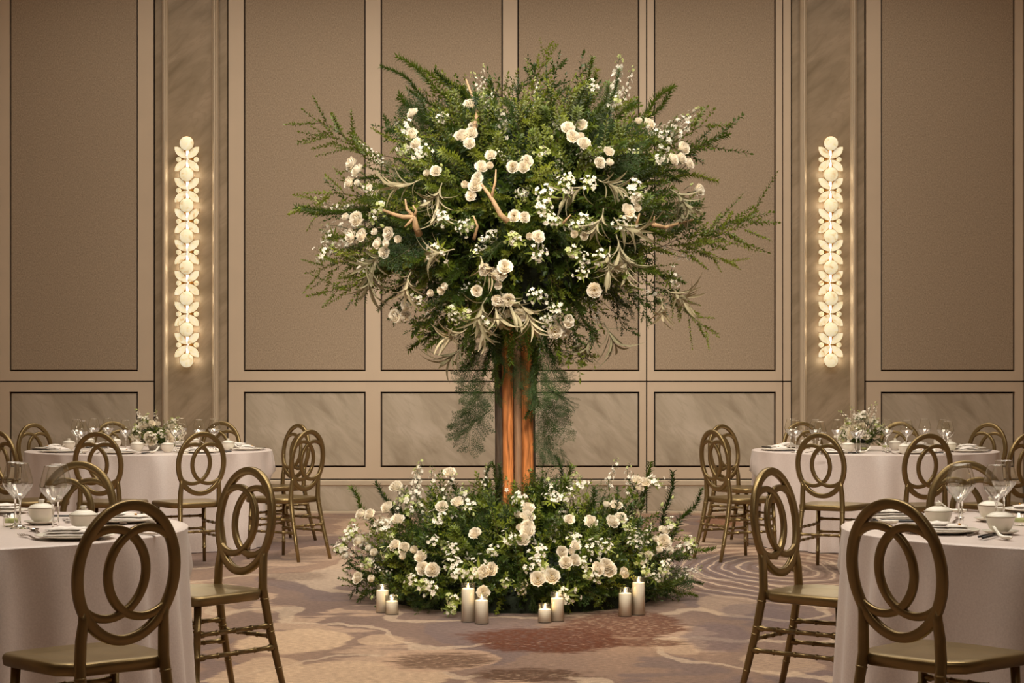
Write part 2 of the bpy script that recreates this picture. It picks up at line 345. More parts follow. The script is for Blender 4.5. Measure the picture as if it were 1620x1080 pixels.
bp = nn('ShaderNodeBump'); bp.inputs['Strength'].default_value = .3; bp.inputs['Distance'].default_value = .004; L.new(gr.outputs[0], bp.inputs['Height']); L.new(bp.outputs[0], b.inputs['Normal'])

# ------------------------------------------------------------------ room
SW = 163.3; YW = F / SW               # back wall face
def wx(px): return (px - CX) / SW
def wz(py): return HC - (py - HY) / SW
ZT = 6.4; XS = 7.6
mb = MB(); mb.add([(-XS, -3, 0), (XS, -3, 0), (XS, YW + .1, 0), (-XS, YW + .1, 0)], [(0, 1, 2, 3)], 0, False)
tag(link('floor', mb.mesh('floor', M['carpet'])), kind='structure')
mb = MB(); box(mb, -XS, XS, -3, YW + .1, ZT, ZT + .1); M['ceil'] = simple('ceiling_paint', srgb(214, 196, 170), .8, var=.02)
tag(link('ceiling', mb.mesh('ceiling', M['ceil'])), kind='structure')
for nm, x0, x1, y0, y1 in (('wall_left', -XS - .1, -XS, -3, YW), ('wall_right', XS, XS + .1, -3, YW), ('wall_front', -XS, XS, -3.1, -3)):
    mb = MB(); box(mb, x0, x1, y0, y1, 0, ZT); tag(link(nm, mb.mesh(nm, M['joinery'])), kind='structure')
mb = MB(); box(mb, -XS, XS, YW + .06, YW + .16, 0, ZT)
wall = tag(link('wall_back', mb.mesh('wall_back', M['gap'])), kind='structure')
def wpart(name, px0, px1, py0, py1, mat, front=0.0, bev=.004, depth=.06):
    x0, x1 = wx(px0), wx(px1); z1, z0 = wz(py0), wz(py1)
    mb = MB(); box(mb, -(x1 - x0) / 2, (x1 - x0) / 2, 0, depth - front, -(z1 - z0) / 2, (z1 - z0) / 2, 0, bev)
    return link(name, mb.mesh(name, mat), wall, ((x0 + x1) / 2, YW + front, (z0 + z1) / 2))
TOPY = HY - (ZT - HC) * SW
g = 1.1   # half width of a dark shadow line in pixels
def bay(x0, x1, panels):
    """joinery frame between x0 and x1 with rebated panels (list of px ranges), fabric above, marble below"""
    for y0, y1, kind in ((TOPY, 602.2, 'fabric'), (604.2, 757, 'marble')):
        py0, py1 = (TOPY, 587) if kind == 'fabric' else (619.5, 739)
        edges = [x0] + [e for p in panels for e in p] + [x1]
        for i in range(0, len(edges), 2): wpart('frame_board', edges[i], edges[i + 1], y0, y1, M['joinery'], bev=0)      # stiles
        for a, b_ in panels:
            if kind == 'fabric': wpart('frame_board', a, b_, py1, y1, M['joinery'], bev=0)
            else:
                wpart('frame_board', a, b_, y0, py0, M['joinery'], bev=0); wpart('frame_board', a, b_, py1, y1, M['joinery'], bev=0)
            if kind == 'fabric': wpart('fabric_panel', a + 2.2, b_ - 2.2, py0, py1 - 2.2, M['fabric'], front=.008)
            else: wpart('marble_panel', a + 2.4, b_ - 2.4, py0 + 2.6, py1 - 2.6, M['marble'], front=.012)
    wpart('base_rail', x0, x1, 759, 768, M['moulding'], front=-.012, bev=.008, depth=.06)
    wpart('marble_panel', x0, x1, 768, 807, M['marble'], front=0, bev=.002)
    wpart('skirting_strip', x0, x1, 807.6, 812.4, M['moulding'], front=-.008, bev=.004)
bay(-420, -2, [(-402, -205), (-190, -17)])
bay(0, 242, [(15, 218)])
bay(361.5, 1022, [(385.5, 578.5), (602, 795.5), (818.5, 1011.5)])
bay(1024, 1237.5, [(1034.5, 1227.5)])
bay(1239.2, 1251, [])
bay(1370.5, 1618, [(1393.5, 1605.5)])
bay(1620, 2040, [(1638, 1830), (1856, 2016)])
for pxs in ((244.5, 256, 267, 335, 346, 359), (1253.2, 1265, 1277, 1344, 1356, 1368.2)):
    a, b0, c0, d0, e0, f0 = pxs
    wpart('marble_pilaster', a, b0 + 2, TOPY, 812, M['marble_dark'], front=.02)
    wpart('marble_pilaster', e0 - 2, f0, TOPY, 812, M['marble_dark'], front=.02)
    wpart('marble_pilaster', c0 - 1, d0 + 1, TOPY, 812, M['marble_dark'], front=-.01, bev=.003, depth=.07)
    for u, v in ((b0, c0), (d0, e0)):                              # reeded moulding: a wide step with a raised bead
        x0, x1 = wx(u), wx(v); h = ZT; mb = MB(); n = 14
        prof = []
        for i in range(n + 1):
            t = i / n; yy = -.045 * math.sin(PI * min(1, max(0, t))) ** .6 - (.016 if .42 < t < .62 else 0)
            prof.append((x0 + (x1 - x0) * t, yy))
        vs = [(x, y, 0) for x, y in prof] + [(x, y, h) for x, y in prof]
        mb.add(vs, [(i, i + 1, n + 2 + i, n + 1 + i) for i in range(n)], 0, False)
        link('pilaster_moulding', mb.mesh('pilaster_moulding', M['moulding']), wall, (0, YW - .002, 0))

# ------------------------------------------------------------------ wall sconces
mb = MB(); n = 32; r = .0685
lathe(mb, [(0, 0), (r, 0), (r, .014), (r - .004, .018), (0, .018)], n); disc_me = mb.mesh('sconce_disc', M['alabaster'])
mb = MB(); lathe(mb, [(r - .001, -.002), (r + .0035, -.002), (r + .0035, .012), (r - .001, .012)], n, closed=True); drim_me = mb.mesh('disc_rim', M['brooch'])
mb = MB(); lathe(mb, [(0, 0), (.025, 0), (.025, .01), (0, .012)], 20); small_me = mb.mesh('sconce_small', M['alabaster'])
def leafshape(L_, W_, th, mat='alabaster'):
    mb = MB(); k = 9; vs = []
    top = []; bot = []
    for i in range(k + 1):
        t = i / k; wd = W_ * math.sin(PI * t) ** .75 * (.85 + .25 * t); top.append((t * L_, wd)); bot.append((t * L_, -wd))
    ring = top + bot[::-1][1:-1]
    nv = len(ring); front = [(x, y, th) for x, y in ring]; back = [(x, y, 0) for x, y in ring]
    mb.add(front + back, [tuple(range(nv - 1, -1, -1)) if False else tuple(range(nv))] + [tuple(nv + i for i in range(nv - 1, -1, -1))] + [(i, nv + i, nv + (i + 1) % nv, (i + 1) % nv) for i in range(nv)], 0, False)
    return mb.mesh('sconce_leaf', M[mat])
leaf_me = leafshape(.158, .037, .010); lrim_me = leafshape(.166, .0405, .006, 'brooch')
def sconce(px, label):
    x = wx(px); root = link('wall_sconce', None, None, (x, YW - .012, wz(570)))
    tag(root, label, 'wall lamp', 'floral alabaster wall sconces')
    sp = 48.75 / SW; z0 = 0
    mb = MB(); box(mb, -.05, .05, -.03, .0, -.03, 7 * sp + .03); link('back_plate', mb.mesh('sconce_back_plate', M['brooch']), root)
    mb = MB(); box(mb, -.011, .011, -.052, -.034, 0, 7 * sp); link('light_tube', mb.mesh('sconce_tube', M['lamp_tube']), root)
    for i in range(8):
        dsc = link('disc', disc_me, root, (0, -.075, i * sp), (R(90), 0, 0)); link('rim', drim_me, dsc)
    for i in range(7):
        zc = (i + .5) * sp
        for sx, sz in ((1, 1), (-1, 1), (1, -1), (-1, -1)):
            a = math.atan2(sz, sx) ; a = math.atan2(.74 * sz, .74 * sx)
            pe = link('petal_shade', leaf_me, root, (.006 * sx, -.062, zc + .006 * sz), (R(90), -a, 0)); link('rim', lrim_me, pe, (-.004, 0, .0), (0, 0, 0))
        for sx in (-1, 1): link('small_disc', small_me, root, (.086 * sx, -.03, zc), (R(90), 0, 0))
        mb = MB(); tube(mb, [(-.09, -.028, zc), (.09, -.028, zc)], .004, 6); tube(mb, [(0, -.09, zc), (0, -.03, zc)], .006, 6); link('bracket', mb.mesh('sconce_bracket', M['brooch']), root)
    l = bpy.data.lights.new('sconce_glow', 'AREA'); l.shape = 'RECTANGLE'; l.size = .22; l.size_y = 7.4 * sp; l.energy = 6; l.color = (1, .86, .6)
    o = link('glow', l, root, (0, -.13, 3.5 * sp), (R(90), 0, 0)); o.rotation_euler = (R(-90), 0, 0)
    for i in range(7):
        l = bpy.data.lights.new('sconce_bulb', 'POINT'); l.energy = .20; l.color = (1, .90, .68); l.shadow_soft_size = .04
        for sx in (-1, 1): link('bulb', l, root, (.085 * sx, -.05, (i + .0) * sp))
    return root
sconce(298, 'tall glowing sconce of round and petal shaped alabaster plates on the left pilaster')
sconce(1312, 'tall glowing sconce of round and petal shaped alabaster plates on the right pilaster')

# ------------------------------------------------------------------ chair
RA, RB, ZC = .1825, .2235, .7165
def recl(z): return -(z - .45) * .125
def ring_sweep(mb, pts, nrm, wd, dp, closed):
    """sweep a rounded section along planar pts (x,z), wd in plane, dp across"""
    k = len(pts); sec = []
    for j in range(12):
        a = 2 * PI * j / 12; c, s_ = math.cos(a), math.sin(a)
        sec.append((wd / 2 * math.copysign(abs(c) ** .42, c), dp / 2 * math.copysign(abs(s_) ** .5, s_)))
    vs = []; fs = []; n = 12
    for i, (x, z) in enumerate(pts):
        if closed: a, b_ = pts[i - 1], pts[(i + 1) % k]
        else: a, b_ = pts[max(i - 1, 0)], pts[min(i + 1, k - 1)]
        tx, tz = b_[0] - a[0], b_[1] - a[1]; l = math.hypot(tx, tz); nx, nz_ = tz / l, -tx / l
        for u, v in sec:
            xx = x + nx * u; zz = z + nz_ * u; vs.append((xx, recl(zz) + v, zz))
    m_ = k if closed else k - 1
    for i in range(m_):
        i2 = (i + 1) % k
        for j in range(n): fs.append((i * n + j, i * n + (j + 1) % n, i2 * n + (j + 1) % n, i2 * n + j))
    mb.add(vs, fs)
def turned(n_nodes, r, rn, taper=0, ends=True):
    pr = []
    for i in range(n_nodes + 1):
        t = i / n_nodes; rr = r * (1 - taper * (1 - t))
        if i in (0, n_nodes): pr.append((t, rr))
        else: pr += [(t - .012, rr), (t - .008, rr + rn), (t + .008, rr + rn), (t + .012, rr)]
    return pr
def make_chair():
    root = link('dining_chair', None)
    mb = MB(); w_ = .034
    ring_sweep(mb, [((RA - w_ / 2) * math.cos(2 * PI * i / 64), ZC + (RB - w_ / 2) * math.sin(2 * PI * i / 64)) for i in range(64)], None, w_, .026, True)
    link('back_ring', mb.mesh('back_ring', M['bronze']), root)
    for sx in (-1, 1):
        a_, b_ = .138 - .0135, .150 - .0135; pts = []
        for i in range(-46, 47):
            t = i / 46 * PI * .98; x = -.06 * sx + sx * a_ * math.cos(t); z = ZC + b_ * math.sin(t)
            if (x / (RA - .02)) ** 2 + ((z - ZC) / (RB - .02)) ** 2 < 1: pts.append((x, z))
        mb = MB(); ring_sweep(mb, pts, None, .027, .021 if sx > 0 else .0225, False); link('inner_ring', mb.mesh('inner_ring', M['bronze']), root)
    # seat
    out = []
    def arc(cx, cy, r, a0, a1, k=5):
        for i in range(k + 1): a = R(a0 + (a1 - a0) * i / k); out.append((cx + r * math.cos(a), cy + r * math.sin(a)))
    out.append((-.125, -.008)); out.append((.125, -.008)); out.append((.150, .006)); out.append((.168, .03)); out.append((.196, .055))
    out.append((.206, .16)); arc(.165, .345, .052, 10, 80); out.append((0, .408)); arc(-.165, .345, .052, 100, 170); out.append((-.206, .16))
    out += [(-.196, .055), (-.168, .03), (-.150, .006)]
    nv = len(out); mb = MB(); vs = []
    for z, sc in ((.410, .95), (.414, .985), (.436, 1.0), (.444, .99), (.449, .965)): vs += [(x * sc, .2 + (y - .2) * sc, z) for x, y in out]
    vs += [(x * .6, .2 + (y - .2) * .6, .443) for x, y in out]
    fs = [(i * nv + j, i * nv + (j + 1) % nv, (i + 1) * nv + (j + 1) % nv, (i + 1) * nv + j) for i in range(5) for j in range(nv)]
    fs += [tuple(range(nv - 1, -1, -1)), tuple(5 * nv + j for j in range(nv))]
    mb.add(vs, fs); link('seat', mb.mesh('seat', M['bronze']), root)
    foot = {}
    for sx in (-1, 1):
        mb = MB(); ps = [(.168 * sx, -.105, 0), (.160 * sx, -.07, .14), (.152 * sx, -.036, .28), (.146 * sx, -.014, .40), (.143 * sx, -.006, .45), (.141 * sx, recl(.52), .52), (.137 * sx, recl(.575), .575), (.142 * sx, recl(.615), .61)]
        rs = [.0125, .0145, .0165, .0175, .018, .0175, .016, .012]
        tube(mb, ps, rs, 12)
        for t, rr in ((.27, .0185), (.30, .0185), (.12, .016), (.405, .0195)):
            i = max(k for k in range(len(ps)) if ps[k][2] <= t); a = Vector(ps[i]); b_ = Vector(ps[i + 1]); c = a.lerp(b_, (t - a.z) / (b_.z - a.z)); d = (b_ - a).normalized()
            rod(mb, c - d * .004, c + d * .004, [(0, rr - .003), (.3, rr), (.7, rr), (1, rr - .003)], 12)
        link('leg', mb.mesh('rear_leg', M['bronze']), root)
        mb = MB(); rod(mb, (.186 * sx, .372, 0), (.172 * sx, .352, .412), turned(4, .0155, .003, .25), 12); link('leg', mb.mesh('front_leg', M['bronze']), root)
        for z in (.205, .295):
            t = z / .45; y0 = -.105 + .095 * (z / .40); x0 = (.168 - .022 * (z / .4)) * sx
            mb = MB(); rod(mb, (x0, y0, z), ((.186 - .014 * z / .412) * sx, .372 - .02 * z / .412, z), [(0, .014), (.08, .014), (.1, .0095)] + [(t_ + dd, .0095 + rr) for t_ in (.26, .5, .74) for dd, rr in ((-.012, 0), (-.008, .0025), (.008, .0025), (.012, 0))] + [(.9, .0095), (.92, .014), (1, .014)], 8)
            link('stretcher', mb.mesh('side_stretcher', M['bronze']), root)
    sp = [(0, .013), (.08, .013), (.1, .009)] + [(t_ + dd, .009 + rr) for t_ in (.3, .5, .7) for dd, rr in ((-.012, 0), (-.008, .0025), (.008, .0025), (.012, 0))] + [(.9, .009), (.92, .013), (1, .013)]
    for y, z, hx in ((-.105 + .095 * .25 / .4, .25, .152), (.36, .33, .172), (.362, .24, .176)):
        mb = MB(); rod(mb, (-hx, y, z), (hx, y, z), sp, 8); link('stretcher', mb.mesh('cross_stretcher', M['bronze']), root)
    return root
chair0 = make_chair(); index_kids()
chairs = []
used0 = [False]
def chair(px, top, deg, label, group, dy=0):
    """deg: facing, 0 = away from camera, positive = turned to the left (counter-clockwise from above)"""
    s = (top - HY) / .364; p = P(px, HY, s)
    o = copy_tree(chair0) if used0[0] else chair0; used0[0] = True
    a = R(deg); back = Vector((math.sin(a), -math.cos(a), 0))        # from seat towards the rear
    o.location = (p.x - back.x * .03, p.y - back.y * .03 + dy, 0); o.rotation_euler = (0, 0, a)
    tag(o, label, 'chair', group); chairs.append((o, a)); return o
GL = 'chairs around the far left table'; GR = 'chairs around the far right table'; NL = 'chairs around the near left table'; NR = 'chairs around the near right table'
chair(200, 789, 41, 'bronze ring-back chair in the left foreground, its back hiding part of the near left table', NL)
chair(387, 738, 138, 'bronze ring-back chair at the right side of the near left table, turned towards the camera', NL)
chair(112, 731, 173, 'pale lit ring-back chair behind the near left table, lower half hidden', NL, .12)
chair(1419, 787, -47, 'bronze ring-back chair in the right foreground, its back overlapping the near right table', NR)
chair(1228, 739, -128, 'bronze ring-back chair at the left side of the near right table, seen nearly edge on', NR)
chair(1530, 728.3, 180, 'bronze ring-back chair behind the near right table, its back seen behind the wine glasses', NR)
chair(318, 682.3, 31, 'ring-back chair in front of the far left table, right one of two', GL)
chair(155.6, 682.4, -10, 'bronze ring-back chair in front of the far left table, directly behind the near table glasses', GL)
chair(5, 681.5, -41, 'bronze ring-back chair cut by the left edge of the photo beside the far left table', GL)
chair(485.5, 679, 54, 'bronze ring-back chair right of the far left table, the nearer of the overlapping pair', GL)
chair(467.5, 670, 133, 'bronze ring-back chair right of the far left table, the farther of the overlapping pair', GL)
chair(349, 666, 170, 'ring-back chair behind the far left table, showing right of the centrepiece', GL)
chair(179, 666, 205, 'ring-back chair behind the far left table, showing just left of the centrepiece', GL)
chair(56, 668.9, 232, 'ring-back chair at the back left of the far left table', GL)
chair(1132, 679, -61, 'bronze ring-back chair left of the far right table, the nearer of the overlapping pair', GR)
chair(1146, 670.8, -138, 'ring-back chair left of the far right table, the farther of the overlapping pair', GR)
chair(1299, 684.2, -31, 'ring-back chair in front of the far right table, left one of two', GR)
chair(1466.6, 685, 14, 'bronze ring-back chair in front of the far right table, above the near table bowls', GR)
chair(1622, 684, 32, 'bronze ring-back chair cut by the right edge of the photo beside the far right table', GR)
chair(1561.5, 668.5, 137, 'ring-back chair at the back right of the far right table', GR)
chair(1424, 666.6, 172, 'ring-back chair behind the far right table, right of the tall centrepiece', GR)
chair(1270, 666.6, 190, 'ring-back chair behind the far right table, left of the tall centrepiece', GR)

# ------------------------------------------------------------------ tables
TH = .74; TR = .965
TABLES = {'far left': (-2.875, 15.05), 'far right': (2.875, 15.05), 'near left': (-2.20, 7.15), 'near right': (2.22, 7.15)}
SEAT_CLEAR = .43
def cloth(name, cx, cy, seed):
    rnd = random.Random(seed); n = 300; levels = [0, .004, .010, .02, .05, .1, .17, .25, .33, .41, .49, .57, .65, .71, .735]
    ph = [rnd.uniform(0, 2 * PI) for _ in range(6)]
    mb = MB(); vs = []; fs = []
    rings = [(.001, 0), (.4, 0), (.7, 0), (TR - .03, 0), (TR - .010, -.0008), (TR - .003, -.004)]
    def fold(a, d):
        k = 3.2 * noise.noise(Vector((math.cos(a) * 1.7 + seed, math.sin(a) * 1.7, 0)))
        v = .5 * math.sin(17 * a + ph[0] + k * 2) + .35 * math.sin(27 * a + ph[1] + k) + .3 * math.sin(9 * a + ph[2])
        v = math.copysign(abs(v) ** .8, v)
        return v * .048 * min(1, d / .74) ** .55 * (1 - math.exp(-d * 40))
    for r, dz in rings:
        for j in range(n): a = 2 * PI * j / n; vs.append((r * math.cos(a), r * math.sin(a), TH + dz))
    for d in levels:
        for j in range(n):
            a = 2 * PI * j / n; r = TR + .045 * (d / .74) + fold(a, d)
            if d > .22:                                              # the cloth gives way to seats pushed against it
                x, y = cx + r * math.cos(a), cy + r * math.sin(a)
                for c, ang in near_chairs:
                    lx = (x - c.location.x) * math.cos(ang) + (y - c.location.y) * math.sin(ang); ly = -(x - c.location.x) * math.sin(ang) + (y - c.location.y) * math.cos(ang)
                    if abs(lx) < .34 and -.12 < ly < SEAT_CLEAR + .02:
                        pen = SEAT_CLEAR + .02 - ly; f = min(1, (.34 - abs(lx)) / .11); g_ = min(1, max(0, (d - .22) / .09))
                        r -= pen * f * g_
                        r = max(r, .35)
            vs.append((r * math.cos(a), r * math.sin(a), TH - .004 - d * .995))
    k = len(rings) + len(levels)
    for i in range(k - 1):
        for j in range(n): fs.append((i * n + j, i * n + (j + 1) % n, (i + 1) * n + (j + 1) % n, (i + 1) * n + j))
    mb.add(vs, fs)
    return mb.mesh('tablecloth', M['linen'])
M['ply'] = simple('plywood', srgb(150, 116, 78), .6)
LB = {'far left': 'pale pinkish cloth hanging to the floor over the far left round table', 'far right': 'pale pinkish cloth hanging to the floor over the far right round table',
      'near left': 'pale cloth over the near left table cut by the photo edge', 'near right': 'pale cloth over the near right table cut by the photo edge'}
for i, (nm, (cx, cy)) in enumerate(TABLES.items()):
    near_chairs = [(c, a) for c, a in chairs if math.hypot(c.location.x - cx, c.location.y - cy) < 1.6]
    o = link('tablecloth', cloth(nm, cx, cy, 11 + i * 7), None, (cx, cy, 0)); tag(o, LB[nm], 'tablecloth', 'round tablecloths')
    t = link('banquet_table', None, None, (cx, cy, 0)); tag(t, 'round banquet table hidden under the cloth of the ' + nm + ' table', 'table', 'round banquet tables')
    mb = MB(); lathe(mb, [(0, TH - .028), (TR - .02, TH - .028), (TR - .02, TH - .004), (0, TH - .004)], 48); link('tabletop', mb.mesh('tabletop', M['ply']), t)
    for k in range(4):
        a = PI / 4 + k * PI / 2; mb = MB(); tube(mb, [(.25 * math.cos(a), .25 * math.sin(a), 0), (.25 * math.cos(a), .25 * math.sin(a), TH - .028)], .014, 8); link('leg', mb.mesh('table_leg', M['gap']), t)

# ------------------------------------------------------------------ tableware prototypes (meshes)
def mesh_of(fn, name, mats): mb = MB(); fn(mb); return mb.mesh(name, mats)
def glass_mod(r, z, a):
    return r * (1 + .05 * math.cos(a * 14 + (z - .118) * 60)) if .118 < z < .168 else r
outer = [(.001, .0), (.036, 0), (.0365, .0015), (.034, .003), (.012, .006), (.005, .012), (.0036, .03), (.0034, .085), (.005, .104), (.011, .114), (.026, .132), (.041, .153), (.048, .168), (.0488, .176), (.046, .192), (.040, .215), (.0345, .234), (.0318, .245)]
inner = [(.0308, .245), (.0335, .234), (.039, .215), (.045, .192), (.0476, .176), (.0466, .168), (.0395, .154), (.0245, .134), (.010, .118), (.001, .114)]
WG = MB(); k_ = outer.index((.048, .168)); q_ = outer.index((.005, .104))
lathe(WG, outer[:q_ + 1] + [(.001, .108)], 24, 0); lathe(WG, outer[q_:k_ + 1], 42, 2, mod=glass_mod); lathe(WG, inner[5:], 42, 2, mod=glass_mod); lathe(WG, outer[k_:], 42, 1)
lathe(WG, [(.0314, .2447), (.0322, .2456), (.0314, .2462), (.0306, .2456), (.0314, .2447)], 42, 0); WG_me = WG.mesh('wine_glass', [M['glass'], M['bowl_glass'], M['crystal_glass']])
def bowl_f(mb): lathe(mb, [(.001, .004), (.022, .004), (.024, 0), (.027, 0), (.028, .006), (.040, .018), (.048, .038), (.0515, .056), (.0525, .0585)], 36); lathe(mb, [(.0525, .0585), (.0530, .0598), (.0515, .0605), (.0495, .058), (.046, .038), (.03, .014), (.001, .010)], 36, 0)
bowl_me = mesh_of(bowl_f, 'bowl', M['china'])
lid_me = mesh_of(lambda mb: lathe(mb, [(.0495, .0602), (.0485, .0625), (.038, .070), (.024, .0755), (.013, .0775), (.001, .078)], 36), 'lid', M['china'])
knob_me = mesh_of(lambda mb: lathe(mb, [(.0095, .077), (.009, .081), (.0115, .089), (.0118, .0915), (.009, .0925), (.001, .091)], 20), 'knob', M['china'])
band_me = mesh_of(lambda mb: lathe(mb, [(.0523, .0575), (.0534, .0585), (.0536, .0600), (.0526, .0606)], 36), 'rim_band', M['china_band'])
saucer_me = mesh_of(lambda mb: lathe(mb, [(.001, .0), (.035, 0), (.05, .006), (.066, .013), (.067, .0145), (.05, .009), (.034, .0045), (.001, .0045)], 36), 'saucer', M['china'])
plate_me = mesh_of(lambda mb: lathe(mb, [(.001, 0), (.085, 0), (.095, .004), (.138, .013), (.1405, .0145), (.139, .016), (.094, .008), (.084, .006), (.001, .006)], 56), 'plate', M['china'])
def napkin_f(mb):
    # three soft layers folded into a long pad
    for (x0, x1, y0, y1, z0, z1, sk) in ((-.105, .105, -.045, .045, 0, .011, 0), (-.100, .098, -.038, .046, .011, .020, .006), (-.085, .03, -.034, .042, .020, .029, .016)):
        nx, ny = 10, 6; vs = []; fs = []
        for i in range(nx + 1):
            for j in range(ny + 1):
                u = i / nx * 2 - 1; v = j / ny * 2 - 1; e = (1 - abs(u) ** 6) * (1 - abs(v) ** 4)
                vs.append((x0 + (x1 - x0) * (u + 1) / 2 + sk * v, y0 + (y1 - y0) * (v + 1) / 2, z0 + (z1 - z0) * (.25 + .75 * e) + .0025 * math.sin(i * 1.7 + j) * e))
        for i in range(nx):
            for j in range(ny): a = i * (ny + 1) + j; fs.append((a, a + ny + 1, a + ny + 2, a + 1))
        nb = len(vs); vs += [(x, y, z0) for x, y, z in vs[:nb]]
        edge = [i * (ny + 1) for i in range(nx + 1)] + [nx * (ny + 1) + j for j in range(1, ny + 1)] + [i * (ny + 1) + ny for i in range(nx - 1, -1, -1)] + [j for j in range(ny - 1, 0, -1)]
        for a, b_ in zip(edge, edge[1:] + edge[:1]): fs.append((a, nb + a, nb + b_, b_))
        mb.add(vs, fs)
napkin_me = mesh_of(napkin_f, 'napkin', M['napkin'])
brooch_me = mesh_of(lambda mb: lathe(mb, [(.001, .006), (.004, .005), (.006, .002), (.006, 0), (.001, 0)], 10), 'brooch', M['brooch'])
def flat_path(mb, pts, th, mi=0):       # pts: (x, halfwidth, z) along x
    vs = []; fs = []; k = len(pts)
    for x, w_, z in pts: vs += [(x, -w_, z), (x, w_, z), (x, w_, z + th), (x, -w_, z + th)]
    for i in range(k - 1):
        for j in range(4): fs.append((4 * i + j, 4 * i + (j + 1) % 4, 4 * i + 4 + (j + 1) % 4, 4 * i + 4 + j))
    fs += [(3, 2, 1, 0), tuple(4 * (k - 1) + j for j in range(4))]; mb.add(vs, fs, mi, False)
def fork_f(mb):
    flat_path(mb, [(-.1, .0085, .001), (-.06, .007, .003), (-.01, .0035, .008), (.03, .0035, .009), (.042, .0095, .007), (.054, .012, .004)], .0025)
    for k in range(4):
        y = -.0105 + .007 * k
        mb.add([(x, y + s_, z + t) for x, z in ((.054, .004), (.075, .0035), (.098, .008)) for s_ in (-.0018, .0018) for t in (0, .002)], [(0, 2, 3, 1)] + [(4 * i + a, 4 * i + b_, 4 * i + 4 + b_, 4 * i + 4 + a) for i in range(2) for a, b_ in ((0, 1), (1, 3), (3, 2), (2, 0))] + [(8, 9, 11, 10)], 0, False)
fork_me = mesh_of(fork_f, 'fork', M['steel'])
knife_me = mesh_of(lambda mb: flat_path(mb, [(-.115, .006, .001), (-.1, .0075, .001), (0, .006, .003), (.01, .0045, .003), (.02, .0095, .002), (.09, .0095, .002), (.112, .004, .002)], .003), 'knife', M['steel'])
def spoon_f(mb, L_=.1, bw=.019, bl=.055, th=.002, up=.004):
    flat_path(mb, [(-L_, .007, .001), (-L_ * .6, .005, .003), (0, .003, up + .004), (L_ - bl + .008, .003, .006)], th)
    vs = []; fs = []; n = 16
    for k, (rr, z) in enumerate(((1, .009), (.85, .004), (.5, .001), (.02, 0))):
        for j in range(n): a = 2 * PI * j / n; vs.append((L_ - bl / 2 + bl / 2 * rr * math.cos(a), bw * rr * math.sin(a), z + .001))
    for k in range(3):
        for j in range(n): fs.append((k * n + j, k * n + (j + 1) % n, (k + 1) * n + (j + 1) % n, (k + 1) * n + j))
    mb.add(vs, fs)
spoon_me = mesh_of(spoon_f, 'spoon', M['steel'])
chop_me = mesh_of(lambda mb: rod(mb, (-.12, 0, .010), (.12, 0, .006), [(0, .0042), (.6, .0038), (1, .002)], 8), 'chopstick', M['black'])
def cspoon_f(mb):        # chinese ceramic spoon
    pts = []
    vs = []; fs = []; n = 8
    prof = [(-.062, .007, .048, .002), (-.045, .0075, .034, .003), (-.022, .009, .016, .004), (-.006, .014, .006, .009), (.012, .021, .002, .014), (.032, .022, .001, .015), (.048, .016, .004, .012), (.056, .006, .010, .006)]
    for x, w_, z, dp in prof:
        for j in range(n + 1): t = j / n * 2 - 1; vs.append((x, w_ * t, z + dp * t * t))
        for j in range(n, -1, -1): t = j / n * 2 - 1; vs.append((x, w_ * t * .86, z + .003 + dp * t * t * .86 + .0005))
    m_ = 2 * (n + 1)
    for i in range(len(prof) - 1):
        for j in range(m_): fs.append((i * m_ + j, i * m_ + (j + 1) % m_, (i + 1) * m_ + (j + 1) % m_, (i + 1) * m_ + j))
    fs += [tuple(range(m_ - 1, -1, -1)), tuple((len(prof) - 1) * m_ + j for j in range(m_))]
    mb.add(vs, fs)
cspoon_me = mesh_of(cspoon_f, 'ceramic_spoon', M['china'])
rest_me = mesh_of(lambda mb: box(mb, -.035, .035, -.008, .008, 0, .006), 'rest', M['steel'])
votive_me = mesh_of(lambda mb: lathe(mb, [(.001, 0), (.028, 0), (.031, .004), (.033, .045), (.0335, .046), (.0285, .046), (.026, .012), (.001, .010)], 24), 'votive', M['thin_glass'])
vwax_me = mesh_of(lambda mb: lathe(mb, [(.001, .012), (.024, .012), (.0255, .028), (.001, .028)], 20), 'votive_wax', M['petal_green'])
items = []       # (object, kind, table) to be labelled at the end
ZTOP = TH + .001
def put(kind, name, data, table, x, y, rz=0, z=ZTOP, sc=1, children=()):
    o = link(name, data, None, (x, y, z), (0, 0, rz), sc)
    for cn, cm, cl in children: link(cn, cm, o, cl)
    items.append((o, kind, table)); return o
def lidded_bowl(table, x, y, sauc=True):
    z = ZTOP
    if sauc: put('saucer', 'saucer', saucer_me, table, x, y); z += .005
    o = link('lidded_bowl', None, None, (x, y, z)); link('bowl', bowl_me, o); l = link('lid', lid_me, o); link('knob', knob_me, l); link('rim_band', band_me, o); items.append((o, 'lidded_bowl', table)); return o
def plate_set(table, x, y, rz, nap=0):
    put('plate', 'plate', plate_me, table, x, y, rz)
    put('napkin', 'napkin', napkin_me, table, x, y, rz + nap, ZTOP + .0125, 1, [('brooch', brooch_me, (.065, -.02, .0185))])
def onT(px, py, hgt=0):            # point on the tabletop seen at that pixel
    s = (py - HY) / (HC - TH - hgt); return (px - CX) / s, F / s
def line(kind, name, me, table, a, b_, L_, flip=False):
    (x0, y0), (x1, y1) = onT(*a), onT(*b_); rz = math.atan2(y1 - y0, x1 - x0) + (PI if flip else 0)
    return put(kind, name, me, table, (x0 + x1) / 2, (y0 + y1) / 2, rz)
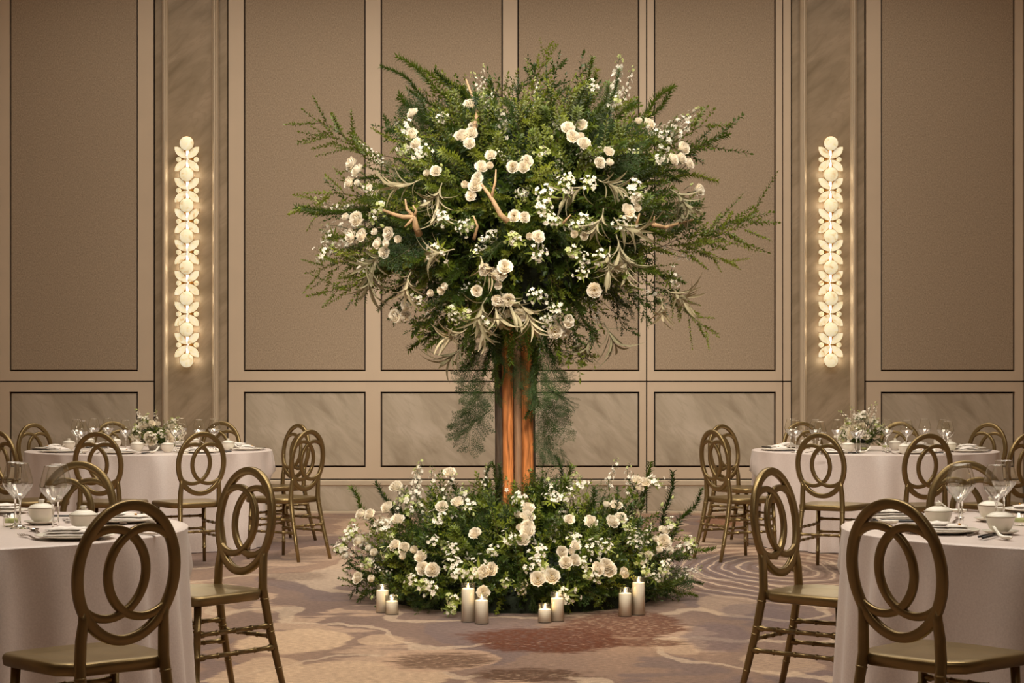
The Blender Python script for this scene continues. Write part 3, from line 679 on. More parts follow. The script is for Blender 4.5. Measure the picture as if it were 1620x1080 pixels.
# ---- near left table
T = 'near left'
for px, top in ((24, 731.5), (31.6, 733), (84, 737.5), (89, 735.5)):
    s = (top - HY) / .319; put('wine_glass', 'wine_glass', WG_me, T, (px - CX) / s, F / s + (.0 if px != 89 else .03), 0)
for px, rim in ((65.6, 803), (132, 814)):
    s = (rim - HY) / .499; lidded_bowl(T, (px - CX) / s, F / s)
plate_set(T, -1.541, 6.69, R(14), R(-8)); plate_set(T, *onT(193, 826), R(60), R(-70)); plate_set(T, *onT(-10, 812), R(175), R(10))
line('fork', 'fork', fork_me, T, (19, 845), (73, 858), .2, True)
line('fork', 'fork', fork_me, T, (100, 821), (112, 829), .2, False)
line('fork', 'fork', fork_me, T, (46, 812), (56, 821), .2, True)
line('spoon', 'spoon', spoon_me, T, (50, 838), (66, 848), .2, True)
line('knife', 'knife', knife_me, T, (190, 843), (238, 846), .2)
line('chopstick', 'chopstick', chop_me, T, (88, 819.5), (118, 819), .2); line('knife', 'knife', knife_me, T, (0, 815), (10, 817.5), .2, True)
line('spoon', 'spoon', spoon_me, T, (176, 820), (206, 836), .2)
o = put('votive', 'tealight_holder', votive_me, T, *onT(18, 832), 0, children=[('wax', vwax_me, (0, 0, 0))])
# ---- near right table
T = 'near right'
for px, top in ((1517, 736), (1522, 734), (1576.5, 735.7), (1588.5, 729)):
    s = (top - HY) / .319; put('wine_glass', 'wine_glass', WG_me, T, (px - CX) / s, F / s, 0)
for px, rim in ((1484.5, 808), (1568, 799), (1582.6, 817)):
    s = (rim - HY) / .499; lidded_bowl(T, (px - CX) / s, F / s)
plate_set(T, *onT(1488, 843), R(-14), R(8)); plate_set(T, *onT(1418, 822), R(-50), R(58)); plate_set(T, *onT(1640, 810), R(190), R(-12))
line('knife', 'knife', knife_me, T, (1516, 856), (1560, 834), .2, True)
line('chopstick', 'chopstick', chop_me, T, (1533, 858), (1590, 842), .24); line('chopstick', 'chopstick', chop_me, T, (1540, 859), (1597, 844), .24)
line('chopstick', 'chopstick', chop_me, T, (1410, 826.5), (1450, 827), .2); line('chopstick', 'chopstick', chop_me, T, (1412, 828.5), (1452, 828), .2)
line('knife', 'knife', knife_me, T, (1528, 810), (1556, 812), .2)
line('fork', 'fork', fork_me, T, (1488, 831), (1512, 840), .2, True); line('spoon', 'spoon', spoon_me, T, (1500, 831), (1527, 818), .2)
line('fork', 'fork', fork_me, T, (1555, 818), (1562, 823), .2)
(x, y) = onT(1586, 854); put('ceramic_spoon', 'ceramic_spoon', cspoon_me, T, x, y, R(-68), sc=.85)
(x, y) = onT(1508, 812); put('ceramic_spoon', 'ceramic_spoon', cspoon_me, T, x, y, R(-20))
(x, y) = onT(1398, 830); put('ceramic_spoon', 'ceramic_spoon', cspoon_me, T, x, y, R(-12))
put('votive', 'tealight_holder', votive_me, T, *onT(1613, 831), 0, children=[('wax', vwax_me, (0, 0, 0))])
# ---- far tables
def far_table(T, off, glasses, bowls, votives):
    cx, cy = TABLES[T]
    for k in range(8):
        a = R(off + 45 * k); dx, dy = math.sin(a), -math.cos(a); rx, ry = math.cos(a), math.sin(a)
        def at(lx, ly): return cx + dx * (.79 - ly) + rx * lx, cy + dy * (.79 - ly) + ry * lx
        x, y = at(0, 0); plate_set(T, x, y, a, R((k * 37) % 30 - 15))
        x, y = at(-.165, .01); put('fork', 'fork', fork_me, T, x, y, a + PI / 2)
        x, y = at(.160, .01); put('knife', 'knife', knife_me, T, x, y, a + PI / 2)
        for q in (0, .012): x, y = at(.19 + q, .02); put('chopstick', 'chopstick', chop_me, T, x, y, a + PI / 2 + q * 2)
        x, y = at(.225, .12); put('ceramic_spoon', 'ceramic_spoon', cspoon_me, T, x, y, a + R(250))
    for px, top in glasses: s = (top - HY) / .319; put('wine_glass', 'wine_glass', WG_me, T, (px - CX) / s, F / s)
    for px, rim in bowls: s = (rim - HY) / .504; lidded_bowl(T, (px - CX) / s, F / s, False)
    for px, py in votives: put('votive', 'tealight_holder', votive_me, T, *onT(px, py), 0, children=[('wax', vwax_me, (0, 0, 0))])
far_table('far left', -5, [(122, 664), (129, 666), (148.5, 662), (171, 661.5), (199, 664.5), (278, 664.5), (287, 661.5), (315, 664), (339, 662.7)],
          [(109, 700), (265, 703), (217, 702), (361, 700), (140, 696), (182, 697), (306, 696)], [(212, 712), (262, 711)])
far_table('far right', 10, [(1251, 663), (1259, 665), (1290, 664), (1297, 667), (1325, 664), (1355, 666), (1361, 664.5), (1403, 664), (1434.6, 664.6), (1463, 663), (1492.5, 664), (1499, 666.5)],
          [(1335, 699), (1342, 703), (1416, 700), (1432, 705.5), (1276, 698), (1503, 702), (1487, 697)], [(1366, 713), (1401, 710)])

# ------------------------------------------------------------------ plants: prototypes
rnd = random.Random(5)
def blade(mb, p, d, nrm, L_, W_, mi=0, bend=.0, seg=2):
    """folded leaf from p along d"""
    d = d.normalized(); s_ = d.cross(nrm)
    if s_.length < 1e-4: s_ = d.orthogonal()
    s_.normalize(); up = s_.cross(d)
    if seg == 2:
        q = p + d * L_ * .45 + up * bend * L_ * .5; t = p + d * L_ - up * bend * L_ * .3
        mb.add([p, q + s_ * W_ / 2 + up * W_ * .12, t, q - s_ * W_ / 2 + up * W_ * .12, q], [(0, 1, 4), (1, 2, 4), (2, 3, 4), (3, 0, 4)], mi, False)
    else:
        vs = []; fs = []
        for i in range(seg + 1):
            t = i / seg; c = p + d * L_ * (t - bend * .25 * t * t) - up * bend * L_ * t * t; wd = W_ / 2 * (math.sin(PI * (t * .93 + .06)) ** .8)
            vs += [c + s_ * wd + up * wd * .5, c, c - s_ * wd + up * wd * .5]
        for i in range(seg): fs += [(3 * i, 3 * i + 3, 3 * i + 4, 3 * i + 1), (3 * i + 1, 3 * i + 4, 3 * i + 5, 3 * i + 2)]
        mb.add(vs, fs, mi, True)
def curve_pts(L_, bend, wob, n=10):
    a = rnd.uniform(0, 6); return [Vector((bend * L_ * (i / n) ** 2 + wob * math.sin(a + i * .9) * L_ * .03, wob * math.cos(a + i * 1.1) * L_ * .03, L_ * (i / n))) for i in range(n + 1)]
def at_t(pts, t):
    k = len(pts) - 1; f = min(t * k, k - 1e-6); i = int(f); return pts[i].lerp(pts[i + 1], f - i), (pts[i + 1] - pts[i]).normalized()
def radial(d, ang):
    u, v = frame_of(d); return u * math.cos(ang) + v * math.sin(ang)
def leafy(L_, nleaf, ll, lw, twigs, mat, stem='stem', bend=.15, start=.15, tip=1.0):
    mb = MB(); pts = curve_pts(L_, bend, 1); tube(mb, pts, [.0035 * (1 - .75 * i / 10) for i in range(11)], 4, 1)
    br = [(pts, start, nleaf)]
    for k in range(twigs):
        p, d = at_t(pts, .25 + .65 * k / max(1, twigs)); dd = (d * .8 + radial(d, k * 2.4 + rnd.random()) * .75).normalized(); l2 = L_ * rnd.uniform(.2, .38)
        q = [p + dd * l2 * i / 5 + Vector((0, 0, .06 * l2 * (i / 5) ** 2)) for i in range(6)]; tube(mb, q, [.002 * (1 - .6 * i / 5) for i in range(6)], 3, 1); br.append((q, .15, int(nleaf * .42)))
    for q, st_, nl in br:
        for i in range(nl):
            t = st_ + (1 - st_) * (i + .5) / nl; p, d = at_t(q, t); a = i * 2.4 + rnd.uniform(-.4, .4); rad = radial(d, a)
            dr = (d * rnd.uniform(.5, .95) + rad).normalized(); sz = rnd.uniform(.75, 1.15) * (1 - .35 * t)
            blade(mb, p, dr, d + Vector((rnd.uniform(-.3, .3),) * 3), ll * sz, lw * sz, 0, rnd.uniform(0, .3))
        p, d = at_t(q, 1); blade(mb, p, d, radial(d, 1), ll * .7, lw * .7)
    return mb.mesh('leafy_sprig', [mat, M[stem]])
def plume(L_, n, nl, mat, spread=1.25):
    mb = MB(); pts = curve_pts(L_, .12, .8); tube(mb, pts, [.003 * (1 - .7 * i / 10) for i in range(11)], 4, 1)
    for i in range(n):
        t = .08 + .92 * i / n; p, d = at_t(pts, t); rad = radial(d, i * 2.399 + rnd.uniform(-.3, .3)); dr = (d * rnd.uniform(.7, 1.1) + rad * spread).normalized()
        sz = rnd.uniform(.75, 1.2) * (1 - .35 * t); blade(mb, p, dr, d, nl * sz, .0125, 0, .15)
    return mb.mesh('plume_sprig', [mat, M['stem']])
def fern(L_, n):
    mb = MB(); pts = curve_pts(L_, .3, .7); tube(mb, pts, [.0018] * 11, 3, 1)
    for i in range(n):
        t = .12 + .86 * i / n; p, d = at_t(pts, t); side = 1 if i % 2 else -1; u, v = frame_of(d); dd = (d * .6 + (u * side + v * rnd.uniform(-.5, .5)) * .9).normalized(); l2 = L_ * .34 * math.sin(PI * (.12 + .8 * t)) * rnd.uniform(.7, 1.15)
        q = [p + dd * l2 * j / 4 + d * l2 * .12 * (j / 4) ** 2 for j in range(5)]; tube(mb, q, [.0009] * 5, 3, 1, False)
        k2 = max(5, int(l2 / .0105))
        for j in range(k2):
            tt = .1 + .9 * j / k2; p2, d2 = at_t(q, tt); s2 = 1 if j % 2 else -1; l3 = .036 * (1 - .6 * tt) * rnd.uniform(.8, 1.2); w_ = d2.cross(v).normalized() * s2; e = (d2 * .75 + w_).normalized()
            for m_ in range(5):
                c = p2 + e * l3 * m_ / 5; blade(mb, c, (e + radial(e, m_ * 2.5 + j) * .75).normalized(), v, .0175, .0045)
    return mb.mesh('fern_frond', [M['leaf_fern'], M['stem']])
def floret(mb, c, n, r, mi=0, green=False):
    n = n.normalized(); u, v = frame_of(n)
    for k in range(5):
        a = 2 * PI * k / 5 + rnd.random() * .3; d = (u * math.cos(a) + v * math.sin(a)); s_ = n.cross(d); t = c + d * r + n * r * .12
        m0 = c + d * r * .6 + n * r * .3
        mb.add([c, m0 + s_ * r * .36, t, m0 - s_ * r * .36, m0 - n * r * .06], [(0, 1, 4), (1, 2, 4), (2, 3, 4), (3, 0, 4)], mi, False)
def spike(L_, nf, r, mat='petal'):
    mb = MB(); pts = curve_pts(L_, .1, 1); tube(mb, pts, [.003 * (1 - .6 * i / 10) for i in range(11)], 4, 1)
    for i in range(nf):
        t = .42 + .58 * i / nf; p, d = at_t(pts, t); rad = radial(d, i * 2.4 + rnd.random()); q = p + rad * rnd.uniform(.018, .038) * (1.2 - t * .7); tube(mb, [p, q], [.0011, .0011], 3, 1, False)
        floret(mb, q, rad + d * .3, r * (1.15 - .5 * t) * rnd.uniform(.8, 1.1), 0 if t < .9 else 2)
    for i in range(16):
        t = .08 + .5 * i / 16; p, d = at_t(pts, t); blade(mb, p, (d * .8 + radial(d, i * 2.4)).normalized(), d, .045, .007, 3)
    return mb.mesh('blossom_spike', [M[mat], M['stem'], M['petal_green'], M['leaf_mid']])
def umbel(rad_, n, r):
    mb = MB()
    for i in range(n):
        d = Vector((rnd.gauss(0, 1), rnd.gauss(0, 1), abs(rnd.gauss(0, .8)) + .1)).normalized(); p = d * rad_ * rnd.uniform(.5, 1.25); p.x *= 1.25
        tube(mb, [Vector((0, 0, -rad_ * .6)), p], [.001, .001], 3, 1, False); floret(mb, p, d + Vector((rnd.gauss(0, .4), rnd.gauss(0, .4), .3)), r * rnd.uniform(.75, 1.25), 3 if rnd.random() < .15 else 0)
    for i in range(8): blade(mb, Vector((0, 0, -rad_ * .3)), Vector((math.cos(i * .8), math.sin(i * .8), rnd.uniform(0, .5))), Vector((0, 0, 1)), rad_ * 1.5, .016, 2)
    return mb.mesh('flower_cluster', [M['petal'], M['stem'], M['leaf_mid'], M['petal_green']])
def rose(r, openness, seed):
    rr = random.Random(seed); mb = MB()
    layers = [(1.0, 5, .9), (.80, 5, .55), (.56, 4, .30), (.32, 3, .1)] if openness > .5 else [(.74, 5, .35), (.52, 4, .2), (.30, 3, .08)]
    for li, (sc, n, op) in enumerate(layers):
        for k in range(n):
            a0 = 2 * PI * k / n + li * .7 + rr.uniform(-.12, .12); wd = 2 * PI / n * .78; vs = []; nu, nv = 5, 4
            h = r * (.66 + .38 * (1 - op)) * rr.uniform(.9, 1.1)
            for i in range(nv + 1):
                t = i / nv; prof = r * sc * (math.sin(min(1, t * 1.15) * PI / 2) ** .8) * (.80 + .20 * op * t); z = h * (t ** (1.3 + .5 * op)) - (op * r * .26 * max(0, t - .7) / .3)
                for j in range(nu + 1):
                    u = j / nu * 2 - 1; a = a0 + u * wd * (.35 + .65 * math.sin(PI * min(.62, .15 + t * .55))); ru = 1 + .10 * math.sin(u * 5 + a0 * 3) * t
                    vs.append((prof * ru * math.cos(a), prof * ru * math.sin(a), z - .22 * r * abs(u) ** 2.5 * t + .05 * r * t * math.sin(u * 8 + k * 2)))
            fs = [(i * (nu + 1) + j, i * (nu + 1) + j + 1, (i + 1) * (nu + 1) + j + 1, (i + 1) * (nu + 1) + j) for i in range(nv) for j in range(nu)]
            mb.add(vs, fs, 0, True)
    if openness > .5: lathe(mb, [(.001, r * .5), (r * .10, r * .46), (r * .12, r * .1)], 8, 2)
    for k in range(5):
        a = k * 2 * PI / 5; blade(mb, Vector((0, 0, 0)), Vector((math.cos(a), math.sin(a), .2)), Vector((0, 0, 1)), r * .7, r * .2, 1)
    tube(mb, [(0, 0, 0), (0, 0, -r * 2.0)], .0025, 4, 1)
    return mb.mesh('rose_bloom', [M['petal'], M['stem'], M['pollen']])
def bud(r):
    mb = MB(); lathe(mb, [(.001, 0), (r * .45, r * .15), (r * .5, r * .6), (r * .3, r * 1.2), (.001, r * 1.5)], 8); tube(mb, [(0, 0, 0), (0, 0, -r * 3)], .002, 4, 1)
    return mb.mesh('flower_bud', [M['petal_green'], M['stem']])
def silver(n, L_):
    mb = MB(); pts = curve_pts(.16, .3, .5); tube(mb, pts, [.004] * 11, 5, 1)
    for i in range(n):
        t = .2 + .8 * i / n; p, d = at_t(pts, t); rad = radial(d, i * 2.4 + rnd.random() * .5); dr = (d * rnd.uniform(1.1, 2.6) + rad).normalized()
        blade(mb, p, dr, d, L_ * rnd.uniform(.7, 1.15), .022 * rnd.uniform(.8, 1.25), 0, rnd.uniform(.15, .7), 6)
    return mb.mesh('silver_leaf_spray', [M['leaf_silver'], M['leaf_silver']])
LEAFY = [leafy(.6, 60, .040, .022, 7, M['leaf_mid'], 'twig'), leafy(.55, 54, .038, .023, 8, M['leaf_mid'], 'twig', .25), leafy(.65, 64, .037, .019, 7, M['leaf_dark'], 'twig', .05), leafy(.5, 56, .042, .020, 6, M['leaf_dark'], 'stem', .2)]
LONG = [leafy(.9, 80, .037, .023, 11, M['leaf_mid'], 'twig', .1, .3), leafy(.8, 74, .036, .023, 11, M['leaf_mid'], 'twig', .2, .25)]
BROAD = [leafy(.4, 22, .050, .028, 3, M['leaf_dark'], 'twig', .15, .2), leafy(.36, 20, .046, .024, 4, M['leaf_mid'], 'stem', .2, .2)]
PLUME = [plume(.6, 230, .070, M['leaf_needle']), plume(.5, 200, .062, M['leaf_mid'], 1.5), plume(.65, 250, .060, M['leaf_dark'], 1.1), plume(.34, 130, .062, M['leaf_needle']), plume(.38, 150, .058, M['leaf_dark'], 1.3)]
FERN = [fern(.5, 24), fern(.42, 20), fern(.6, 26)]
SPIKE = [spike(.42, 22, .016), spike(.36, 18, .017), spike(.5, 26, .015)]
UMBEL = [umbel(.042, 13, .0145), umbel(.05, 15, .0135), umbel(.035, 9, .016)]
ROSE = [rose(.040, 1, 1), rose(.037, .8, 2), rose(.034, .3, 3), rose(.042, 1, 4)]
BUD = [bud(.016), bud(.02)]
SILVER = [silver(14, .18), silver(12, .21), silver(15, .155)]

def orient(d, roll):
    q = Vector(d).to_track_quat('Z', 'Y'); return (q.to_matrix() @ Matrix.Rotation(roll, 3, 'Z')).to_euler()
def plant(name, me, root, p, d, roll=None, sc=1.0, rd=rnd):
    return link(name, me, root, Vector(p) - root.location, orient(d, rd.uniform(0, 6.28) if roll is None else roll), sc)
def spray(name, me, root, a, b_, L_, roll=None):       # base a to tip b
    d = b_ - a; return plant(name, me, root, a, d, roll, d.length / L_)

# ------------------------------------------------------------------ flower tree
ST = 265.0; YT = F / ST; TX = .03
tree = link('flower_tree', None, None, (TX, YT, 0))
tag(tree, 'tall tree-shaped flower arrangement of greenery and white blooms on a timber trunk', 'floral display')
def timber(pts, rad, mat, n=10, seed=0):
    mb = MB(); k = len(pts); vs = []; fs = []; rr = random.Random(seed)
    off = [rr.uniform(.86, 1.12) for _ in range(n)]
    steps = 26
    for i in range(steps + 1):
        t = i / steps; p, d = at_t([Vector(q) for q in pts], t)
        for j in range(n):
            a = 2 * PI * j / n; r = rad * off[j] * (1 + .07 * noise.noise(Vector((j * .8 + seed, i * .35, 0)))); vs.append((p.x + r * math.cos(a), p.y + r * math.sin(a), p.z))
    for i in range(steps):
        for j in range(n): fs.append((i * n + j, i * n + (j + 1) % n, (i + 1) * n + (j + 1) % n, (i + 1) * n + j))
    fs += [tuple(range(n - 1, -1, -1)), tuple(steps * n + j for j in range(n))]
    mb.add(vs, fs); return mb.mesh('trunk_pole', mat)
def tx(px): return (px - CX) / ST - TX
for i, (px, y, r, mt) in enumerate(((790.5, .02, .030, 'wood_dark'), (804, -.045, .034, 'wood_orange'), (818.5, -.075, .024, 'wood_grey'), (833, -.04, .036, 'wood_orange'), (840, .03, .026, 'wood_dark'), (815, .06, .05, 'wood_dark'))):
    x = tx(px); link('trunk_pole', timber([(x, y, 0), (x + .004, y, .8), (x * 1.0 - .004, y, 1.9)], r, M[mt], 12, i * 3 + 1), tree)
# crown ------------------------------------------------------------
CC = Vector((P(825, 0, ST).x, YT, HC - (345 - HY) / ST))
prof_deg = [(0, 1.00), (30, 1.05), (55, .94), (90, .74), (115, .84), (140, 1.0), (165, 1.05), (180, 1.10), (205, 1.04), (225, .96), (250, .84), (270, .80), (295, .80), (320, .84), (340, .92), (360, 1.00)]
def prof(a):
    a = math.degrees(a) % 360
    for (a0, r0), (a1, r1) in zip(prof_deg, prof_deg[1:]):
        if a0 <= a <= a1: return r0 + (r1 - r0) * (a - a0) / (a1 - a0)
    return 1
def crown_r(d):          # radius of the crown in direction d
    h = math.hypot(d.x, d.z); rim = prof(math.atan2(d.z, d.x)); return h * rim + (1 - h) * .85 if h < 1 else rim
rc = random.Random(21)
def rand_dir(rd, front=.62):
    while True:
        v = Vector((rd.gauss(0, 1), rd.gauss(0, 1), rd.gauss(0, 1)))
        if v.length < .1: continue
        v.normalize()
        if v.y > 0 and rd.random() < front: v.y = -v.y
        if v.z < -.75 and abs(v.x) < .45 and rd.random() < .75: continue
        return v
# dense inner foliage as one uncountable mass
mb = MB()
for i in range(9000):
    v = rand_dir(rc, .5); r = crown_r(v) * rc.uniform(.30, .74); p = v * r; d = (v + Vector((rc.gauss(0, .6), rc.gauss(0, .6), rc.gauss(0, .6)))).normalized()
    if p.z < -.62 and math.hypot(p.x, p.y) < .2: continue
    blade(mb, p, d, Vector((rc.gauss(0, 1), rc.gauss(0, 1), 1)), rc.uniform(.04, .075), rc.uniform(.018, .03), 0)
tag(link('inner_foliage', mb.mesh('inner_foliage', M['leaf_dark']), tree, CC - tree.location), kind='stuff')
mb = MB(); 
lathe(mb, [(.001, -.62), (.2, -.6), (.42, -.4), (.5, -.05), (.46, .3), (.28, .5), (.001, .55)], 24); M['foam_dark'] = simple('foam_dark', srgb(26, 34, 16), .95, var=.4, scale=30, bump=1)  # dark floral foam body, added to stop views through the crown
link('foam_core', mb.mesh('foam_core', M['foam_dark']), tree, CC - tree.location)
def surf_sprig(name, protos, n, lo, hi, lens, rd, front=.62, zb=0):
    for i in range(n):
        v = rand_dir(rd, front); me = rd.choice(protos); L_ = lens[protos.index(me)]
        tipr = crown_r(v) * rd.uniform(lo, hi); k = rd.uniform(.75, 1.05); base = CC + v * max(.12, tipr - L_ * k)
        side = Vector((rd.gauss(0, .22), rd.gauss(0, .22), rd.gauss(0, .22) + zb)); tip = CC + v * tipr + side * .5
        d = tip - base; plant(name, me, tree, base, d, None, k * min(1.1, max(.6, d.length / L_ / k)), rd)
surf_sprig('leafy_sprig', LEAFY, 220, .70, 1.06, [.6, .55, .65, .5], rc)
surf_sprig('plume_sprig', PLUME, 190, .70, 1.05, [.6, .5, .65, .34, .38], rc)
surf_sprig('broad_leaf_sprig', BROAD, 70, .78, 1.05, [.4, .36], rc)
surf_sprig('fern_frond', FERN, 50, .82, 1.03, [.5, .42, .6], rc)
surf_sprig('blossom_spike', SPIKE, 46, .86, 1.12, [.42, .36, .5], rc)
# long sprays read from the photograph: kind, base px, tip px, depth offset
S_ = lambda px, py, dy=0: P(px, py, F / (YT + dy))
for kind, a, b_, dy in (
    ('p', (745, 190), (642, 78), -.1), ('p', (735, 205), (616, 95), .0), ('p', (700, 215), (633, 148), .1), ('p', (760, 180), (695, 110), -.2), ('p', (770, 170), (660, 90), .15),
    ('L', (650, 290), (478, 186), -.1), ('L', (640, 300), (468, 306), 0), ('p', (640, 350), (466, 326), .1), ('L', (650, 260), (500, 225), .2), ('p', (640, 380), (510, 395), -.1),
    ('L', (640, 390), (484, 440), -.2), ('L', (640, 400), (512, 486), -.1), ('p', (640, 330), (480, 345), -.2), ('l', (700, 240), (600, 180), 0), ('l', (690, 250), (597, 215), .2), ('p', (660, 370), (512, 365), 0),
    ('l', (800, 190), (835, 108), 0), ('l', (830, 180), (880, 80), .1), ('l', (840, 190), (905, 100), -.2), ('b', (890, 200), (937, 92), 0), ('b', (880, 230), (905, 150), -.3), ('p', (900, 220), (950, 96), -.1), ('p', (905, 230), (948, 110), 0),
    ('l', (800, 200), (760, 120), .1), ('l', (850, 200), (800, 140), .2), ('l', (850, 190), (860, 92), .2),
    ('p', (960, 240), (1056, 126), 0), ('p', (960, 260), (1072, 155), .1), ('p', (930, 230), (1010, 160), .2), ('p', (1000, 290), (1140, 200), .1), ('l', (980, 270), (1164, 206), 0), ('l', (1000, 270), (1140, 195), -.1),
    ('p', (1010, 270), (1134, 286), 0), ('p', (1000, 330), (1110, 330), .2), ('L', (1000, 400), (1226, 348), 0), ('L', (1010, 400), (1205, 372), -.1), ('L', (1040, 390), (1170, 395), .1), ('l', (1020, 370), (1150, 345), .2),
    ('L', (1040, 430), (1112, 545), -.1), ('l', (1000, 430), (1090, 480), 0), ('l', (960, 450), (1060, 500), 0), ('l', (690, 450), (610, 500), -.1), ('p', (720, 500), (650, 555), 0), ('p', (740, 500), (668, 545), -.2), ('l', (700, 430), (600, 445), .1),
    ('l', (900, 500), (925, 580), -.1), ('b', (905, 520), (935, 585), -.1), ('b', (895, 520), (915, 570), 0), ('p', (790, 520), (740, 580), -.1), ('p', (800, 500), (780, 570), -.2), ('p', (850, 500), (880, 570), -.2), ('l', (960, 480), (1000, 540), 0)):
    pr, L_, nm = {'p': (PLUME, [.6, .5, .65, .34, .38], 'plume_sprig'), 'L': (LONG, [.9, .8], 'long_spray'), 'l': (LEAFY, [.6, .55, .65, .5], 'leafy_sprig'), 'b': (BROAD, [.4, .36], 'broad_leaf_sprig')}[kind]
    pa, pb = S_(*a, dy * .4), S_(*b_, dy); i = min(range(len(pr)), key=lambda k: abs(L_[k] - (pb - pa).length) + rc.uniform(0, .12)); spray(nm, pr[i], tree, pa, pb, L_[i])
for a, b_, dy in (((760, 190), (762, 103), -.1), ((750, 200), (738, 130), 0), ((765, 200), (775, 140), -.2), ((950, 220), (995, 88), -.1), ((960, 220), (1002, 110), 0), ((940, 230), (975, 130), -.2), ((1000, 260), (1098, 158), 0), ((1000, 270), (1112, 185), -.1),
                   ((1000, 250), (1085, 175), .1), ((640, 280), (565, 228), 0), ((630, 270), (580, 245), -.1), ((600, 340), (497, 318), 0), ((600, 380), (500, 408), -.1), ((600, 360), (520, 392), -.2), ((620, 350), (508, 372), .1), ((690, 240), (640, 200), -.2), ((950, 440), (1045, 478), -.1), ((900, 500), (915, 560), -.2)):
    i = rc.randrange(3); spray('blossom_spike', SPIKE[i], tree, S_(*a, dy * .4 - .1), S_(*b_, dy), [.42, .36, .5][i])
def front_pt(px, py, k=.97):       # point on the near side of the crown at that pixel
    q = S_(px, py); dx, dz = q.x - CC.x, q.z - CC.z; h = math.hypot(dx, dz); rim = prof(math.atan2(dz, dx)); t = min(.985, h / rim)
    y = -.86 * math.sqrt(1 - t * t) * k; s = F / (YT + y); q = P(px, py, s); n = Vector((dx, y * 1.1, dz)).normalized(); return q, n
def cluster(root, fp, px, py, n, rd, spread=9.5, k=1.0):
    for i in range(n):
        a = i * 2.4 + rd.random(); rr = spread * math.sqrt(i + (.0 if n == 1 else .35)); q, nm = fp(px + rr * math.cos(a), py + rr * math.sin(a), k)
        d = (nm + Vector((0, -.75, .25)) + Vector((rd.gauss(0, .25), rd.gauss(0, .2), rd.gauss(0, .25)))).normalized()
        plant('rose_bloom', rd.choice(ROSE), root, q - Vector((0, .05, 0)), d, None, rd.uniform(.85, 1.12), rd)
for px, py, n in ((741, 213, 4), (771, 262, 3), (747, 295, 4), (822, 267, 3), (915, 215, 5), (958, 257, 3), (1019, 198, 2), (1071, 250, 3), (655, 183, 1), (654, 216, 1), (686, 270, 2), (611, 383, 6), (566, 287, 3), (589, 298, 1), (787, 433, 5), (755, 460, 1), (694, 460, 3),
                  (847, 372, 2), (825, 342, 2), (1000, 330, 3), (1102, 303, 1), (971, 422, 2), (940, 459, 1), (888, 520, 3), (638, 497, 3), (562, 345, 2), (570, 372, 2), (800, 472, 2), (815, 498, 2), (920, 370, 2), (660, 230, 1), (912, 618, 0), (745, 170, 1), (1085, 262, 1), (560, 262, 1)):
    if n: cluster(tree, front_pt, px, py, n, rc)
for px, py in ((760, 150), (640, 238), (655, 250), (668, 240), (745, 352), (733, 358), (821, 383), (806, 378), (865, 310), (860, 330), (868, 345), (900, 285), (890, 300), (720, 500), (735, 492), (712, 488), (905, 395), (916, 412), (920, 432), (985, 362), (996, 350), (926, 352),
               (508, 406), (528, 378), (880, 490), (866, 505), (700, 345), (600, 330), (590, 345), (640, 205), (930, 140), (975, 160), (1040, 215), (850, 400), (880, 350), (1005, 300), (575, 420), (1040, 250), (660, 480), (690, 395), (930, 290), (850, 470), (950, 410), (760, 510), (1060, 440), (855, 240), (700, 190)):
    q, nm = front_pt(px + rc.uniform(-3, 3), py + rc.uniform(-3, 3)); plant('flower_cluster', rc.choice(UMBEL), tree, q - Vector((0, .05, 0)), nm + Vector((0, -.7, .2)), None, rc.uniform(.75, 1.1), rc)
for px, py in ((700, 265), (872, 222), (560, 275), (980, 345), (905, 200), (660, 470), (830, 320), (1090, 295), (608, 360), (740, 190)):
    q, nm = front_pt(px, py); plant('flower_bud', rc.choice(BUD), tree, q - Vector((0, .06, 0)), nm + Vector((0, -.3, .5)), None, 1, rc)
for px, py, ax, az in ((665, 285, -.9, -.2), (700, 290, -.3, -.8), (690, 300, .3, -.9), (610, 400, -.9, -.5), (595, 415, -.6, -.9), (720, 395, -.9, .1), (760, 405, .2, -.7), (790, 460, .7, -.7), (780, 470, .2, -1), (740, 520, -.9, -.3),
                       (735, 540, -.5, -.8), (760, 500, .2, -1), (820, 478, .8, -.5), (930, 290, -.7, -.2), (945, 285, .3, .1), (955, 330, -.2, -.9), (970, 345, .6, -.5), (975, 370, .3, -1), (985, 395, .5, -.9), (965, 390, -.3, -1), (1060, 300, .9, -.3), (1075, 305, .4, -.9),
                       (1050, 455, .9, -.5), (1062, 450, .5, -.8), (1045, 470, .3, -1), (940, 520, -.2, -1), (955, 510, .5, -.8), (770, 470, -.6, -.8), (650, 430, -.5, -.9)):
    q, nm = front_pt(px, py, .98); plant('silver_leaf_spray', rc.choice(SILVER), tree, q - Vector((0, .02, 0)), Vector((ax, -.28, az - .25)), None, rc.uniform(.78, 1.0), rc)
def wood(pts, rs, name='driftwood_branch'):
    mb = MB()
    for path, r in zip(pts, rs):
        w_ = [];
        for i, (px, py, k) in enumerate(path): q, nm = front_pt(px, py, .98); w_.append(q - Vector((0, .08 + k, 0)) - tree.location)
        tube(mb, w_, [r * .72 * (1 - .6 * i / (len(w_) - 1)) for i in range(len(w_))], 7)
    return link(name, mb.mesh(name, M['driftwood']), tree)
wood([[(664, 372, -.05), (658, 358, 0), (657, 345, .02), (640, 346, .03), (625, 342, .04), (609, 336, .05)], [(657, 345, .02), (645, 333, .03), (643, 318, .05)], [(657, 345, .02), (648, 356, .04), (642, 362, .05)], [(657, 345, .02), (660, 336, .04), (655, 328, .05)]], [.028, .016, .014, .014])
wood([[(803, 352, 0), (792, 342, .02), (780, 320, .03), (772, 308, .03), (762, 295, .05)], [(778, 315, .03), (784, 290, .04), (785, 272, .05)]], [.024, .012])
